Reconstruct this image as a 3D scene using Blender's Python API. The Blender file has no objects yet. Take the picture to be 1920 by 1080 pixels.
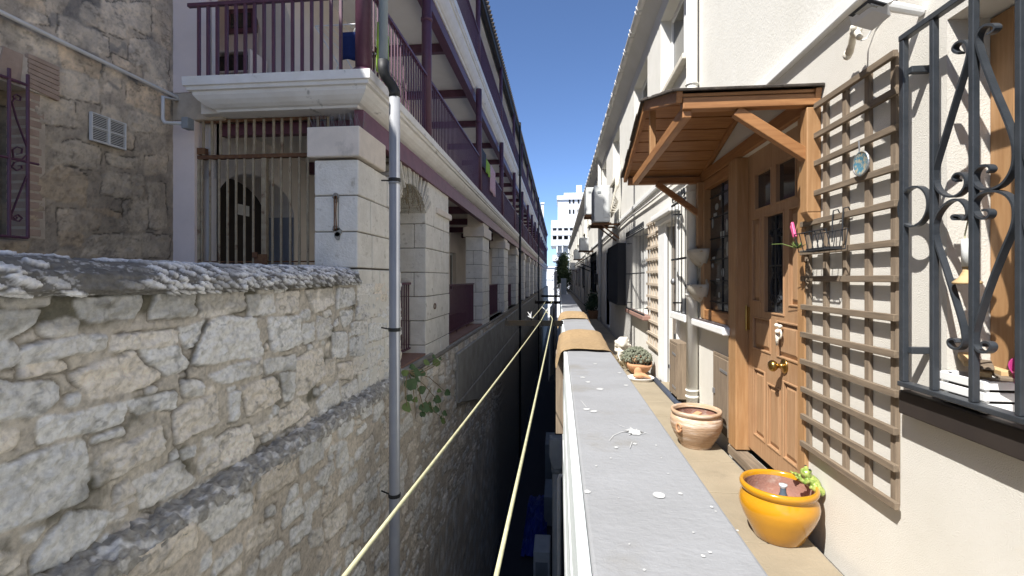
import bpy, math, random
import numpy as np
from mathutils import Vector, Matrix
random.seed(7)
sc = bpy.context.scene
COL = sc.collection
PI = math.pi
# ------------------------------------------------------------------ survey helpers (camera at origin, +Y along the alley)
FPX, HOR = 900.0, 522.0
PSI = math.atan(88/900.0); CP, SP = math.cos(PSI), math.sin(PSI)
def ray(px, py):
    u = (px-960)/FPX; v = (HOR-py)/FPX
    return (u*CP-SP, u*SP+CP, v)
def XP(px, py, x):
    r = ray(px, py); t = x/r[0]; return (r[1]*t, r[2]*t)      # (y, z) on plane X=x
def YP(px, py, y):
    r = ray(px, py); t = y/r[1]; return (r[0]*t, r[2]*t)      # (x, z) on plane Y=y
FLOOR = -1.29
W = 1.30
STREET = -8.5
# ------------------------------------------------------------------ mesh builder
class MB:
    def __init__(s): s.v = []; s.f = []; s.g = []
    def add(s, vs, fs):
        o = len(s.v); s.g.append((o,len(s.f))); s.v += [tuple(p) for p in vs]; s.f += [tuple(i+o for i in f) for f in fs]
    def box(s, x0, x1, y0, y1, z0, z1):
        s.add([(x0,y0,z0),(x1,y0,z0),(x1,y1,z0),(x0,y1,z0),(x0,y0,z1),(x1,y0,z1),(x1,y1,z1),(x0,y1,z1)],
              [(0,3,2,1),(4,5,6,7),(0,1,5,4),(1,2,6,5),(2,3,7,6),(3,0,4,7)])
    def bar(s, a, b, w, h, up=(0,0,1)):
        a = Vector(a); b = Vector(b); d = (b-a).normalized(); up = Vector(up)
        if abs(d.dot(up)) > .98: up = Vector((0,1,0))
        r = d.cross(up).normalized(); u = r.cross(d).normalized()
        vs = []
        for p in (a, b):
            for sx, sz in ((-1,-1),(1,-1),(1,1),(-1,1)):
                vs.append(p + r*sx*w/2 + u*sz*h/2)
        s.add(vs, [(0,1,2,3),(7,6,5,4),(0,4,5,1),(1,5,6,2),(2,6,7,3),(3,7,4,0)])
    def tube(s, pts, r, n=8, caps=True):
        pts = [Vector(p) for p in pts]; rs = r if isinstance(r, (list, tuple)) else [r]*len(pts)
        vs = []; fs = []; prev = None
        for i, p in enumerate(pts):
            if i == 0: d = pts[1]-p
            elif i == len(pts)-1: d = p-pts[i-1]
            else: d = (pts[i+1]-p).normalized() + (p-pts[i-1]).normalized()
            if d.length < 1e-9: d = Vector((0,0,1))
            d.normalize()
            if prev is None:
                a = Vector((0,0,1)) if abs(d.z) < .9 else Vector((1,0,0))
                e1 = d.cross(a).normalized()
            else:
                e1 = (prev - d*prev.dot(d))
                if e1.length < 1e-6: e1 = d.cross(Vector((0,1,.1)))
                e1.normalize()
            prev = e1; e2 = d.cross(e1)
            for k in range(n):
                a = 2*PI*k/n
                vs.append(p + (e1*math.cos(a)+e2*math.sin(a))*rs[i])
        for i in range(len(pts)-1):
            for k in range(n):
                k2 = (k+1) % n
                fs.append((i*n+k, i*n+k2, (i+1)*n+k2, (i+1)*n+k))
        if caps:
            fs.append(tuple(reversed(range(n)))); fs.append(tuple(range((len(pts)-1)*n, len(pts)*n)))
        s.add(vs, fs)
    def ribbon(s, yz, x0, x1, th):                 # flat bar bent in the Y-Z plane
        P = [Vector((0,a,b)) for a, b in yz]; vs = []; fs = []
        for i, p in enumerate(P):
            d = (P[min(i+1,len(P)-1)]-P[max(i-1,0)]).normalized(); nrm = Vector((0,-d.z,d.y))*th/2
            for q, x in ((p-nrm,x0),(p+nrm,x0),(p+nrm,x1),(p-nrm,x1)): vs.append((x,q.y,q.z))
        for i in range(len(P)-1):
            for k in range(4):
                k2=(k+1)%4; fs.append((i*4+k,i*4+k2,(i+1)*4+k2,(i+1)*4+k))
        m=(len(P)-1)*4; fs += [(3,2,1,0),(m,m+1,m+2,m+3)]
        s.add(vs, fs)
    def lathe(s, prof, c, n=40, wob=0):
        vs=[]; fs=[]; m=len(prof)
        for k in range(n):
            a=2*PI*k/n
            for r,z in prof:
                rr = r*(1+wob*math.sin(3*a+z*9))
                vs.append((c[0]+rr*math.cos(a), c[1]+rr*math.sin(a), c[2]+z))
        for k in range(n):
            k2=(k+1)%n
            for i in range(m-1): fs.append((k*m+i,k2*m+i,k2*m+i+1,k*m+i+1))
        s.add(vs,fs)
    def prism(s, poly, axis, a0, a1):              # poly in the two other axes
        def P(p, a):
            if axis=='x': return (a,p[0],p[1])
            if axis=='y': return (p[0],a,p[1])
            return (p[0],p[1],a)
        n=len(poly)
        s.add([P(p,a0) for p in poly]+[P(p,a1) for p in poly],
              [tuple(reversed(range(n))),tuple(range(n,2*n))]+[(i,(i+1)%n,n+(i+1)%n,n+i) for i in range(n)])
    def ell(s, c, r, n=14, m=9, rot=None):
        vs=[]; fs=[]; R = rot or Matrix.Identity(3)
        for i in range(m+1):
            t=PI*i/m
            for k in range(n):
                a=2*PI*k/n
                vs.append(Vector(c)+R@Vector((r[0]*math.sin(t)*math.cos(a), r[1]*math.sin(t)*math.sin(a), r[2]*math.cos(t))))
        for i in range(m):
            for k in range(n):
                k2=(k+1)%n; fs.append((i*n+k,(i+1)*n+k,(i+1)*n+k2,i*n+k2))
        s.add(vs,fs)
    def disc(s, c, rx, ry, n=14, jit=0, z=None):
        vs=[c]; fs=[]
        for k in range(n):
            a=2*PI*k/n; q=1+random.uniform(-jit,jit)
            vs.append((c[0]+rx*q*math.cos(a), c[1]+ry*q*math.sin(a), c[2]))
        for k in range(n): fs.append((0,1+k,1+(k+1)%n))
        s.add(vs,fs)
    def build(s, name, mat, parent=None, bevel=0, smooth=False, subd=0, solid=0, remesh=0):
        off = WL.get(parent.name, Vector((0,0,0))) if parent else Vector((0,0,0))
        me = bpy.data.meshes.new(name)
        me.from_pydata([(p[0]-off.x,p[1]-off.y,p[2]-off.z) for p in s.v], [], s.f)
        o = bpy.data.objects.new(name, me); COL.objects.link(o)
        if mat: me.materials.append(mat)
        if parent: o.parent = parent; WL[o.name] = off
        return finish(o, bevel, smooth, subd, solid, remesh)
    def split(s, name, mat, parent, **k):          # one part per added piece
        ends=s.g[1:]+[(len(s.v),len(s.f))]; last=None
        for (v0,f0),(v1,f1) in zip(s.g,ends):
            m=MB(); m.v=s.v[v0:v1]; m.f=[tuple(i-v0 for i in f) for f in s.f[f0:f1]]; last=m.build(name,mat,parent,**k)
        return last
WL = {}
def finish(o, bevel=0, smooth=False, subd=0, solid=0, remesh=0):
    if remesh:
        m=o.modifiers.new('r','REMESH'); m.mode='VOXEL'; m.voxel_size=remesh; m.use_smooth_shade=True
        m2=o.modifiers.new('s','SMOOTH'); m2.iterations=4
    if solid: m=o.modifiers.new('so','SOLIDIFY'); m.thickness=solid
    if bevel:
        m=o.modifiers.new('b','BEVEL'); m.width=bevel; m.segments=2; m.limit_method='ANGLE'; m.angle_limit=math.radians(40)
    if subd: m=o.modifiers.new('su','SUBSURF'); m.levels=subd; m.render_levels=subd
    if smooth:
        for p in o.data.polygons: p.use_smooth=True
    return o
def tag(o, label, cat, group=None):
    o['label']=label; o['category']=cat
    if group: o['group']=group
    return o
def struct(o, kind='structure'): o['kind']=kind; return o
def thing(name, loc, label, cat, group=None):
    o=bpy.data.objects.new(name,None); COL.objects.link(o); o.location=loc; o.empty_display_size=.1
    WL[o.name]=Vector(loc); return tag(o,label,cat,group)
def dup(root, loc, label, scale=None):
    r=root.copy(); COL.objects.link(r); r.location=loc; r['label']=label
    if scale: r.scale=scale
    for ch in root.children:
        c=ch.copy(); COL.objects.link(c); c.parent=r
        for g in ch.children:
            d=g.copy(); COL.objects.link(d); d.parent=c
    return r
# ------------------------------------------------------------------ materials
def mat(name, c1, c2=None, rough=.7, scale=6, bump=0, bscale=80, metal=0, stretch=None, spec=.5, thr=(.35,.65), detail=8,
        c3=None, s3=1.5, thr3=(.58,.72), stretch3=None, bdist=.01, coat=0, attr=None, wave=None, alpha=1):
    m=bpy.data.materials.new(name); m.use_nodes=True; N=m.node_tree.nodes; L=m.node_tree.links
    b=N['Principled BSDF']; b.inputs['Roughness'].default_value=rough; b.inputs['Metallic'].default_value=metal
    b.inputs['Specular IOR Level'].default_value=spec; b.inputs['Coat Weight'].default_value=coat
    b.inputs['Coat Roughness'].default_value=.08
    tc=N.new('ShaderNodeTexCoord'); co=tc.outputs['Object']
    def mapped(st):
        mp=N.new('ShaderNodeMapping'); mp.inputs['Scale'].default_value=st or (1,1,1); L.new(co,mp.inputs['Vector']); return mp.outputs['Vector']
    def noise(sc_,st,det=detail,ro=.6):
        n=N.new('ShaderNodeTexNoise'); n.inputs['Scale'].default_value=sc_; n.inputs['Detail'].default_value=det; n.inputs['Roughness'].default_value=ro
        L.new(mapped(st),n.inputs['Vector']); return n.outputs['Fac']
    def ramp(fac,t):
        r=N.new('ShaderNodeMapRange'); r.inputs['From Min'].default_value=t[0]; r.inputs['From Max'].default_value=t[1]; L.new(fac,r.inputs['Value']); return r.outputs['Result']
    def mix(fac,a,bb,mode='MIX'):
        x=N.new('ShaderNodeMix'); x.data_type='RGBA'; x.blend_type=mode
        if isinstance(fac,(int,float)): x.inputs['Factor'].default_value=fac
        else: L.new(fac,x.inputs['Factor'])
        for i,v in ((6,a),(7,bb)):
            if isinstance(v,tuple): x.inputs[i].default_value=(*v,1) if len(v)==3 else v
            else: L.new(v,x.inputs[i])
        return x.outputs[2]
    if attr:
        at=N.new('ShaderNodeAttribute'); at.attribute_name=attr; c=at.outputs['Color']
        c=mix(1.0, c, mix(ramp(noise(scale,stretch),thr),c1,c2),'MULTIPLY')
    else:
        c=mix(ramp(noise(scale,stretch),thr),c1,c2 or tuple(k*.85 for k in c1))
    if c3: c=mix(ramp(noise(s3,stretch3),thr3),c,c3)
    L.new(c,b.inputs['Base Color'])
    if bump:
        h=noise(bscale,stretch if wave is None else None,6,.65)
        bp=N.new('ShaderNodeBump'); bp.inputs['Strength'].default_value=bump; bp.inputs['Distance'].default_value=bdist
        L.new(h,bp.inputs['Height']); L.new(bp.outputs['Normal'],b.inputs['Normal'])
    return m
M={}
M['rubble']=mat('rubble',(.84,.835,.83),(1.1,1.095,1.09),rough=.95,scale=34,bump=.8,bscale=90,attr='Col',spec=.2,bdist=.012,thr=(.36,.58))
M['house_stone']=mat('house_stone',(.74,.74,.76),(1.1,1.08,1.05),rough=.95,scale=9,bump=.7,bscale=40,attr='Col',spec=.2,bdist=.02)
M['ashlar']=mat('ashlar',(.9,.865,.79),(.78,.745,.67),rough=.9,scale=5,bump=1,bscale=26,c3=(.5,.46,.38),s3=7,thr3=(.6,.72),spec=.2,bdist=.015)
M['ashlar_rough']=mat('ashlar_rough',(.78,.74,.66),(.6,.57,.5),rough=.9,scale=5,bump=1,bscale=30,c3=(.3,.27,.22),s3=6,thr3=(.64,.75),spec=.2,bdist=.03)
M['joint']=mat('joint',(.3,.26,.2),(.2,.18,.14),rough=1,scale=12,bump=.8,bscale=50)
M['cap']=mat('cap_paint',(.84,.75,.65),(.75,.67,.58),rough=.85,scale=7,bump=.3,bscale=60,c3=(.2,.18,.15),s3=3.2,thr3=(.62,.8),stretch3=(1,1,.5))
M['cornice']=mat('cornice_paint',(.86,.84,.8),(.78,.75,.7),rough=.8,scale=4,bump=.35,bscale=40,c3=(.13,.12,.1),s3=5,thr3=(.63,.74),stretch3=(1,.5,1))
M['pink']=mat('pink_render',(.84,.71,.64),(.77,.65,.585),rough=.9,scale=3,bump=.15,bscale=70)
M['pinkw']=mat('pale_wall',(.82,.74,.66),(.76,.68,.61),rough=.9,scale=2,bump=.1,bscale=70)
M['ceil']=mat('ceiling_paint',(.82,.78,.72),(.76,.72,.66),rough=.9,scale=2)
M['purple']=mat('purple_paint',(.12,.045,.075),(.09,.034,.056),rough=.45,scale=8,c3=(.13,.06,.05),s3=6,thr3=(.66,.75))
M['purple_beam']=mat('purple_beam',(.2,.075,.1),(.15,.055,.075),rough=.5,scale=6,c3=(.16,.09,.07),s3=5,thr3=(.62,.75))
M['dkbrown']=mat('dark_door',(.022,.016,.014),(.03,.022,.018),rough=.7)
M['dark']=mat('dark_void',(.02,.02,.022),rough=.8)
M['grey_arch']=mat('grey_jamb',(.3,.3,.33),(.26,.26,.29),rough=.9)
M['gatebar']=mat('gate_paint',(.4,.33,.22),(.3,.23,.15),rough=.7,scale=14,c3=(.13,.06,.03),s3=9,thr3=(.58,.7))
M['rust']=mat('rust',(.12,.055,.03),(.2,.1,.045),rough=.9,scale=18,bump=.3)
M['pvc']=mat('grey_pvc',(.33,.335,.345),(.28,.285,.295),rough=.45,scale=3)
M['pvc_dk']=mat('blue_grey_pvc',(.25,.31,.35),(.3,.35,.38),rough=.5,scale=4)
M['black']=mat('black_iron',(.02,.022,.026),(.03,.032,.036),rough=.6,scale=12,spec=.25)
M['grille']=mat('grille_iron',(.026,.031,.037),(.04,.045,.052),rough=.42,scale=14,bump=.15,bscale=60)
M['bracket']=mat('bracket_iron',(.012,.012,.012),(.02,.016,.012),rough=.95,scale=14,spec=.05)
M['rubber']=mat('black_rubber',(.02,.02,.02),rough=.6)
M['plaster']=mat('grey_plaster',(.36,.345,.31),(.27,.255,.225),rough=.95,scale=3,bump=.4,bscale=25,c3=(.42,.4,.36),s3=2.2,thr3=(.62,.66))
M['redtile']=mat('red_tile',(.3,.17,.13),(.24,.14,.11),rough=.8,scale=4)
M['roof']=mat('roof_tile',(.05,.042,.038),(.075,.06,.05),rough=.85,scale=6)
M['stucco']=mat('cream_stucco',(.69,.66,.6),(.645,.615,.55),rough=.95,scale=2.2,bump=.6,bscale=210,c3=(.66,.57,.43),s3=1.3,thr3=(.66,.86),spec=.15,bdist=.006,detail=10)
M['smooth']=mat('white_smooth_wall',(.71,.69,.64),(.66,.64,.585),rough=.9,scale=3,bump=.3,bscale=50,spec=.2,c3=(.5,.46,.38),s3=4,thr3=(.64,.8),stretch3=(1,1,.15))
M['white']=mat('white_paint',(.8,.8,.78),(.75,.75,.73),rough=.6,scale=4)
M['whiteb']=mat('white_board',(.7,.73,.72),(.56,.6,.58),rough=.7,scale=7,stretch=(1,.25,5),bump=.3,bscale=30)
M['coping']=mat('grey_coping_paint',(.262,.265,.272),(.232,.234,.238),rough=.75,scale=5,bump=.35,bscale=60,c3=(.2,.19,.17),s3=3.6,thr3=(.56,.74),stretch=(.8,1.2,1))
M['splat']=mat('bird_lime',(.52,.52,.51),(.4,.4,.39),rough=.9,scale=40)
M['walk']=mat('walkway_slabs',(.3,.25,.175),(.24,.2,.138),rough=.9,scale=3,bump=.4,bscale=60,c3=(.17,.14,.1),s3=2.6,thr3=(.62,.8))
def wood(n,a,b,ax,rough=.5,c3=None,coat=0,k=1):
    st=[6,6,6]; st['xyz'.index(ax)]=.5
    return mat(n,a,b,rough=rough,scale=9*k,stretch=tuple(st),bump=.25,bscale=9*k,c3=c3,s3=2,thr3=(.6,.8),coat=coat,bdist=.004)
OR1,OR2=(.36,.172,.064),(.25,.108,.037)
M['woodx']=wood('orange_wood_x',OR1,OR2,'x'); M['woody']=wood('orange_wood_y',OR1,OR2,'y'); M['woodz']=wood('orange_wood_z',(.39,.225,.105),(.31,.165,.07),'z',c3=(.43,.27,.14))
M['leafz']=wood('door_wood_z',(.4,.245,.135),(.33,.185,.095),'z',c3=(.41,.28,.18))
M['greyx']=wood('weathered_wood_y',(.215,.162,.11),(.125,.095,.066),'y',rough=.9); M['greyz']=wood('weathered_wood_z',(.24,.182,.126),(.155,.116,.08),'z',rough=.9)
M['greydoor']=wood('grey_brown_door',(.19,.16,.13),(.14,.115,.095),'z',rough=.7)
M['trell']=mat('tan_trellis',(.5,.42,.33),(.4,.33,.25),rough=.9,scale=20)
M['shingle']=mat('dark_shingle',(.06,.05,.042),(.1,.085,.07),rough=.95,scale=25,bump=.6,bscale=60)
M['glass']=mat('window_glass',(.02,.022,.025),(.03,.032,.035),rough=.06,spec=.7)
M['curtain']=mat('white_curtain',(.7,.7,.68),(.6,.6,.58),rough=.9,scale=3,stretch=(1,8,.4))
M['brass']=mat('brass',(.45,.3,.1),(.35,.22,.07),rough=.3,metal=1,scale=10)
M['yellow']=mat('yellow_glaze',(.5,.235,.01),(.44,.2,.008),rough=.16,scale=4,coat=.6)
M['terra']=mat('terracotta',(.45,.31,.2),(.36,.235,.145),rough=.9,scale=4,stretch=(1,1,14),bump=.5,bscale=6,c3=(.66,.58,.5),s3=4,thr3=(.5,.7),stretch3=(1,1,6))
M['terra_in']=mat('terracotta_inside',(.34,.17,.12),(.27,.145,.115),rough=.9,scale=8,c3=(.42,.33,.28),s3=9,thr3=(.5,.64),bump=.5)
M['terra2']=mat('orange_clay',(.52,.28,.15),(.44,.22,.11),rough=.9,scale=9)
M['soil']=mat('soil',(.05,.035,.025),rough=1,scale=40,bump=.8)
M['cactus']=mat('cactus_green',(.13,.145,.1),(.2,.205,.15),rough=.95,scale=60,bump=.9,bscale=180)
M['dry']=mat('dry_stem',(.3,.24,.14),(.2,.15,.08),rough=1,scale=30)
M['stonew']=mat('white_stone',(.68,.64,.55),(.58,.53,.44),rough=.95,scale=20,bump=.5)
M['frog']=mat('frog_glaze',(.33,.38,.1),(.16,.24,.045),rough=.3,scale=55,coat=.3,thr=(.45,.55))
M['burlap']=mat('tan_burlap',(.37,.255,.135),(.3,.2,.1),rough=1,scale=50,bump=1,bscale=260,bdist=.006,c3=(.26,.17,.08),s3=6,thr3=(.6,.75))
M['rope']=mat('pale_yellow_rope',(.5,.48,.29),(.38,.36,.22),rough=.8,scale=45)
M['leaf']=mat('fig_leaf',(.06,.12,.035),(.04,.08,.022),rough=.5,scale=12)
M['leafl']=mat('light_leaf',(.14,.2,.05),(.1,.15,.04),rough=.6,scale=12)
M['crown']=mat('tree_leaf',(.04,.07,.025),(.025,.045,.015),rough=.7,scale=3)
M['bark']=mat('bark',(.12,.09,.06),rough=1,scale=12,bump=.6)
M['acw']=mat('ac_casing',(.6,.61,.6),(.52,.53,.52),rough=.5,scale=3)
M['acg']=mat('ac_grille',(.3,.32,.33),(.24,.26,.27),rough=.5,scale=3)
M['tower']=mat('tower_white',(.78,.79,.8),(.74,.75,.76),rough=.8,scale=1)
M['street']=mat('street_asphalt',(.05,.05,.055),(.04,.04,.045),rough=.95,scale=8,bump=.4)
M['bluec']=mat('blue_cloth',(.012,.03,.14),(.01,.022,.1),rough=.95,scale=90,bump=.5)
M['tarp']=mat('blue_tarp',(.01,.035,.3),(.01,.03,.22),rough=.5,scale=4)
M['greenc']=mat('green_cloth',(.3,.5,.06),(.25,.42,.05),rough=.95)
M['pinkc']=mat('pink_white_cloth',(.66,.5,.52),(.55,.3,.36),rough=.95,scale=10,stretch=(1,1,3))
M['darkc']=mat('dark_cloth',(.03,.04,.06),(.05,.06,.09),rough=.95)
M['pinkp']=mat('pink_plastic',(.72,.12,.26),(.62,.09,.22),rough=.35)
M['magenta']=mat('magenta_plastic',(.33,.03,.14),(.27,.022,.11),rough=.35)
M['lightwood']=wood('light_wood',(.58,.42,.22),(.5,.33,.16),'y',rough=.8)
M['brick']=mat('old_brick',(.46,.34,.26),(.37,.265,.2),rough=.95,scale=8,bump=.6)
M['house_plain']=mat('stone_mortar',(.56,.47,.36),(.46,.38,.29),rough=1,scale=9,bump=.5)
M['mortar']=mat('pale_mortar',(.6,.52,.43),(.5,.43,.35),rough=1,scale=20)
M['shell']=mat('wall_pocket_clay',(.52,.48,.41),(.42,.38,.31),rough=.8,scale=14,c3=(.3,.2,.1),s3=16,thr3=(.62,.68))
M['cond']=mat('conduit_paint',(.72,.7,.66),(.64,.62,.58),rough=.6,scale=6)
M['ceram']=mat('blue_ceramic',(.08,.22,.3),(.4,.36,.26),rough=.2,scale=60,thr=(.45,.55))
M['leaded']=mat('leaded_glass',(.05,.05,.05),(.02,.02,.022),rough=.12,scale=5)
M['steel']=mat('grey_steel',(.3,.3,.31),(.24,.24,.25),rough=.5,metal=.6)
M['lens']=mat('lamp_lens',(.38,.37,.3),(.33,.32,.26),rough=.25,scale=3)
M['bottle']=mat('grey_glass',(.12,.16,.2),(.05,.07,.09),rough=.1,scale=12,coat=.5)
# ------------------------------------------------------------------ numpy noise and stone fields
def vn(x,y,seed):
    ix=np.floor(x).astype(np.int64); iy=np.floor(y).astype(np.int64); fx=x-ix; fy=y-iy
    fx=fx*fx*(3-2*fx); fy=fy*fy*(3-2*fy)
    def h(a,b):
        n=(a*374761393+b*668265263+seed*144269504)&0xffffffff
        n=((n^(n>>13))*1274126177)&0xffffffff
        return ((n^(n>>16))&0xffff)/65535.0
    return (h(ix,iy)*(1-fx)+h(ix+1,iy)*fx)*(1-fy)+(h(ix,iy+1)*(1-fx)+h(ix+1,iy+1)*fx)*fy
def fbm(x,y,seed,o=4):
    s=0;a=.5
    for k in range(o): s=s+a*vn(x*2**k,y*2**k,seed+k*17); a*=.5
    return s/(1-.5**o)
def sm(a,b,x):
    t=np.clip((x-a)/(b-a),0,1); return t*t*(3-2*t)
def stone_field(ys,zs,quads,seed,fills,warp=.02):
    rnd=random.Random(seed)
    Yg,Zg=np.meshgrid(ys,zs,indexing='ij')
    YW=Yg+warp*2*(fbm(Yg*9,Zg*9,seed)-.5)+.008*(vn(Yg*40,Zg*40,seed+3)-.5)
    ZW=Zg+warp*2*(fbm(Yg*9,Zg*9,seed+50)-.5)+.008*(vn(Yg*40,Zg*40,seed+5)-.5)
    grow=0.0
    D=np.full(Yg.shape,.4); ID=np.full(Yg.shape,-1,int); cnt=[0]
    def put(q):
        q=[tuple(p) for p in q]
        A=sum(q[i][0]*q[(i+1)%len(q)][1]-q[(i+1)%len(q)][0]*q[i][1] for i in range(len(q)))
        if A<0: q=q[::-1]
        y0=min(p[0] for p in q)-.1; y1=max(p[0] for p in q)+.1; z0=min(p[1] for p in q)-.1; z1=max(p[1] for p in q)+.1
        a,b=np.searchsorted(ys,(y0,y1)); c,d=np.searchsorted(zs,(z0,z1))
        if b<=a or d<=c: return
        yy=YW[a:b,c:d]; zz=ZW[a:b,c:d]; acc=0
        for i in range(len(q)):
            p0=q[i]; p1=q[(i+1)%len(q)]; ey=p1[0]-p0[0]; ez=p1[1]-p0[1]; l=math.hypot(ey,ez) or 1e-6
            dd=((yy-p0[0])*ez-(zz-p0[1])*ey)/l
            acc=acc+np.exp(np.clip(dd/.012,-60,60))
        dd=.012*np.log(acc)-grow
        sub=D[a:b,c:d]; m=dd<sub
        sub[m]=dd[m]; ID[a:b,c:d][m]=cnt[0]; cnt[0]+=1
    grow=.009
    for q in quads: put(q)
    grow=.003
    for (n,w0,w1,h0,h1,ya,yb) in fills:
        for k in range(n):
            w=rnd.uniform(w0,w1); h=rnd.uniform(h0,h1); y=rnd.uniform(ya,yb); z=rnd.uniform(zs[0],zs[-1])
            i=min(np.searchsorted(ys,y),len(ys)-1); j=min(np.searchsorted(zs,z),len(zs)-1)
            if D[i,j]<h*.42: continue
            ok=True
            for ddy in (-.42,0,.42):
                for ddz in (-.4,.4):
                    i2=min(max(np.searchsorted(ys,y+ddy*w),0),len(ys)-1); j2=min(max(np.searchsorted(zs,z+ddz*h),0),len(zs)-1)
                    if D[i2,j2]<.004: ok=False
            if not ok: continue
            J=lambda s: rnd.uniform(-.16,.16)*s
            t=rnd.uniform(-.12,.12)*h
            put([(y-w/2+J(w),z-h/2+J(h)-t),(y+w/2+J(w),z-h/2+J(h)+t),(y+w/2+J(w),z+h/2+J(h)+t),(y-w/2+J(w),z+h/2+J(h)-t)])
    R=np.random.RandomState(seed).rand(cnt[0]+2,3)
    return Yg,Zg,D,ID,R
def grid_obj(name,P,C,m,parent):
    nu,nv=P.shape[:2]
    off=WL.get(parent.name,Vector((0,0,0))) if parent else Vector((0,0,0))
    V=(P.reshape(-1,3)-np.array(off)).astype(np.float32)
    idx=np.arange(nu*nv).reshape(nu,nv)
    F=np.stack([idx[:-1,:-1],idx[1:,:-1],idx[1:,1:],idx[:-1,1:]],-1).reshape(-1,4)
    me=bpy.data.meshes.new(name); me.vertices.add(len(V)); me.vertices.foreach_set('co',V.ravel())
    me.loops.add(F.size); me.loops.foreach_set('vertex_index',F.ravel().astype(np.int32))
    me.polygons.add(len(F)); me.polygons.foreach_set('loop_start',np.arange(0,F.size,4,dtype=np.int32))
    me.polygons.foreach_set('use_smooth',np.ones(len(F),bool))
    me.update(calc_edges=True); me.validate()
    ca=me.color_attributes.new('Col','FLOAT_COLOR','POINT')
    C4=np.ones((len(V),4),np.float32); C4[:,:3]=C.reshape(-1,3); ca.data.foreach_set('color',C4.ravel())
    me.materials.append(m)
    o=bpy.data.objects.new(name,me); COL.objects.link(o)
    if parent: o.parent=parent; WL[o.name]=off
    return o
def lerp3(a,b,t): return np.array(a)*(1-t[...,None])+np.array(b)*t[...,None]
# ================================================================== SKY, SUN, CAMERA
w=bpy.data.worlds.new('World'); sc.world=w; w.use_nodes=True
SUN=Vector((-1,-1.22,2.055)).normalized()
nt=w.node_tree; sky=nt.nodes.new('ShaderNodeTexSky'); sky.sky_type='NISHITA'; sky.sun_disc=False
sky.sun_elevation=math.asin(SUN.z); sky.sun_rotation=math.atan2(SUN.x,SUN.y)%(2*PI)
sky.air_density=.6; sky.dust_density=1.2; sky.ozone_density=6; sky.altitude=900
nt.links.new(sky.outputs[0],nt.nodes['Background'].inputs[0]); nt.nodes['Background'].inputs[1].default_value=.115
sl=bpy.data.lights.new('sun','SUN'); sl.energy=4.3; sl.angle=math.radians(.5); sl.color=(1,.972,.925)
so=bpy.data.objects.new('sun',sl); COL.objects.link(so); so.rotation_euler=SUN.to_track_quat('Z','Y').to_euler()
cam=bpy.data.cameras.new('camera'); co=bpy.data.objects.new('camera',cam); COL.objects.link(co); sc.camera=co
cam.lens=36*FPX/1920; cam.sensor_width=36; cam.clip_start=.02; cam.clip_end=2000; cam.shift_y=-(540-HOR)/1920
co.location=(0,0,0); co.rotation_euler=(PI/2,0,PSI)
sc.view_settings.view_transform='Standard'; sc.view_settings.look='None'; sc.view_settings.exposure=1.1; sc.view_settings.gamma=1
# ================================================================== GROUND
g=MB(); g.box(-300,300,-60,700,STREET-.5,STREET); struct(g.build('street',M['street']))
g=MB(); g.box(-60,-2.2,-30,5.3,-1.4,-.12); struct(g.build('courtyard_floor',M['plaster']))
# ================================================================== RUBBLE WALL
def Q(org,s,pts,x):
    return [XP(org[0]+p[0]/s, org[1]+p[1]/s, x) for p in pts]
A=((0,440),3.375); B=((0,740),3.1775); C_=((340,460),3.1775); D_=((340,760),3.375)
UP=[(A,q) for q in [
 [(465,420),(900,365),(850,520),(500,545)],[(970,370),(1220,350),(1235,500),(945,520)],[(110,720),(660,620),(650,710),(130,830)],
 [(700,640),(1130,600),(1120,690),(705,730)],[(440,880),(830,740),(1010,920),(600,1040)],[(880,735),(1130,710),(1190,850),(1030,900)],
 [(-160,930),(340,935),(370,1010),(290,1130),(-160,1200)],[(1140,590),(1290,545),(1250,680),(1170,720)],[(-100,690),(105,670),(100,800),(-100,880)],
 [(-150,480),(270,490),(130,620),(-150,680)],[(130,830),(400,800),(420,850),(120,890)],[(1140,930),(1270,930),(1280,1000),(1170,1030)]]]
UP+=[(B,q) for q in [
 [(230,150),(740,50),(740,160),(250,290)],[(745,45),(1045,-10),(1050,70),(785,110)],[(-180,490),(100,380),(510,270),(530,420),(510,610),(-180,880)],
 [(555,400),(950,185),(960,330),(570,550)],[(790,520),(1060,390),(1150,520),(830,690)],[(170,1010),(400,690),(690,730),(450,960),(190,1060)],
 [(550,260),(740,195),(740,235),(560,285)],[(125,840),(265,770),(190,890),(140,880)],[(-150,250),(110,225),(90,290),(-150,380)],
 [(1039,99),(1278,-9),(1292,159),(1049,286)],[(-120,960),(100,960),(110,1010),(30,1080),(-120,1100)]]]
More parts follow.
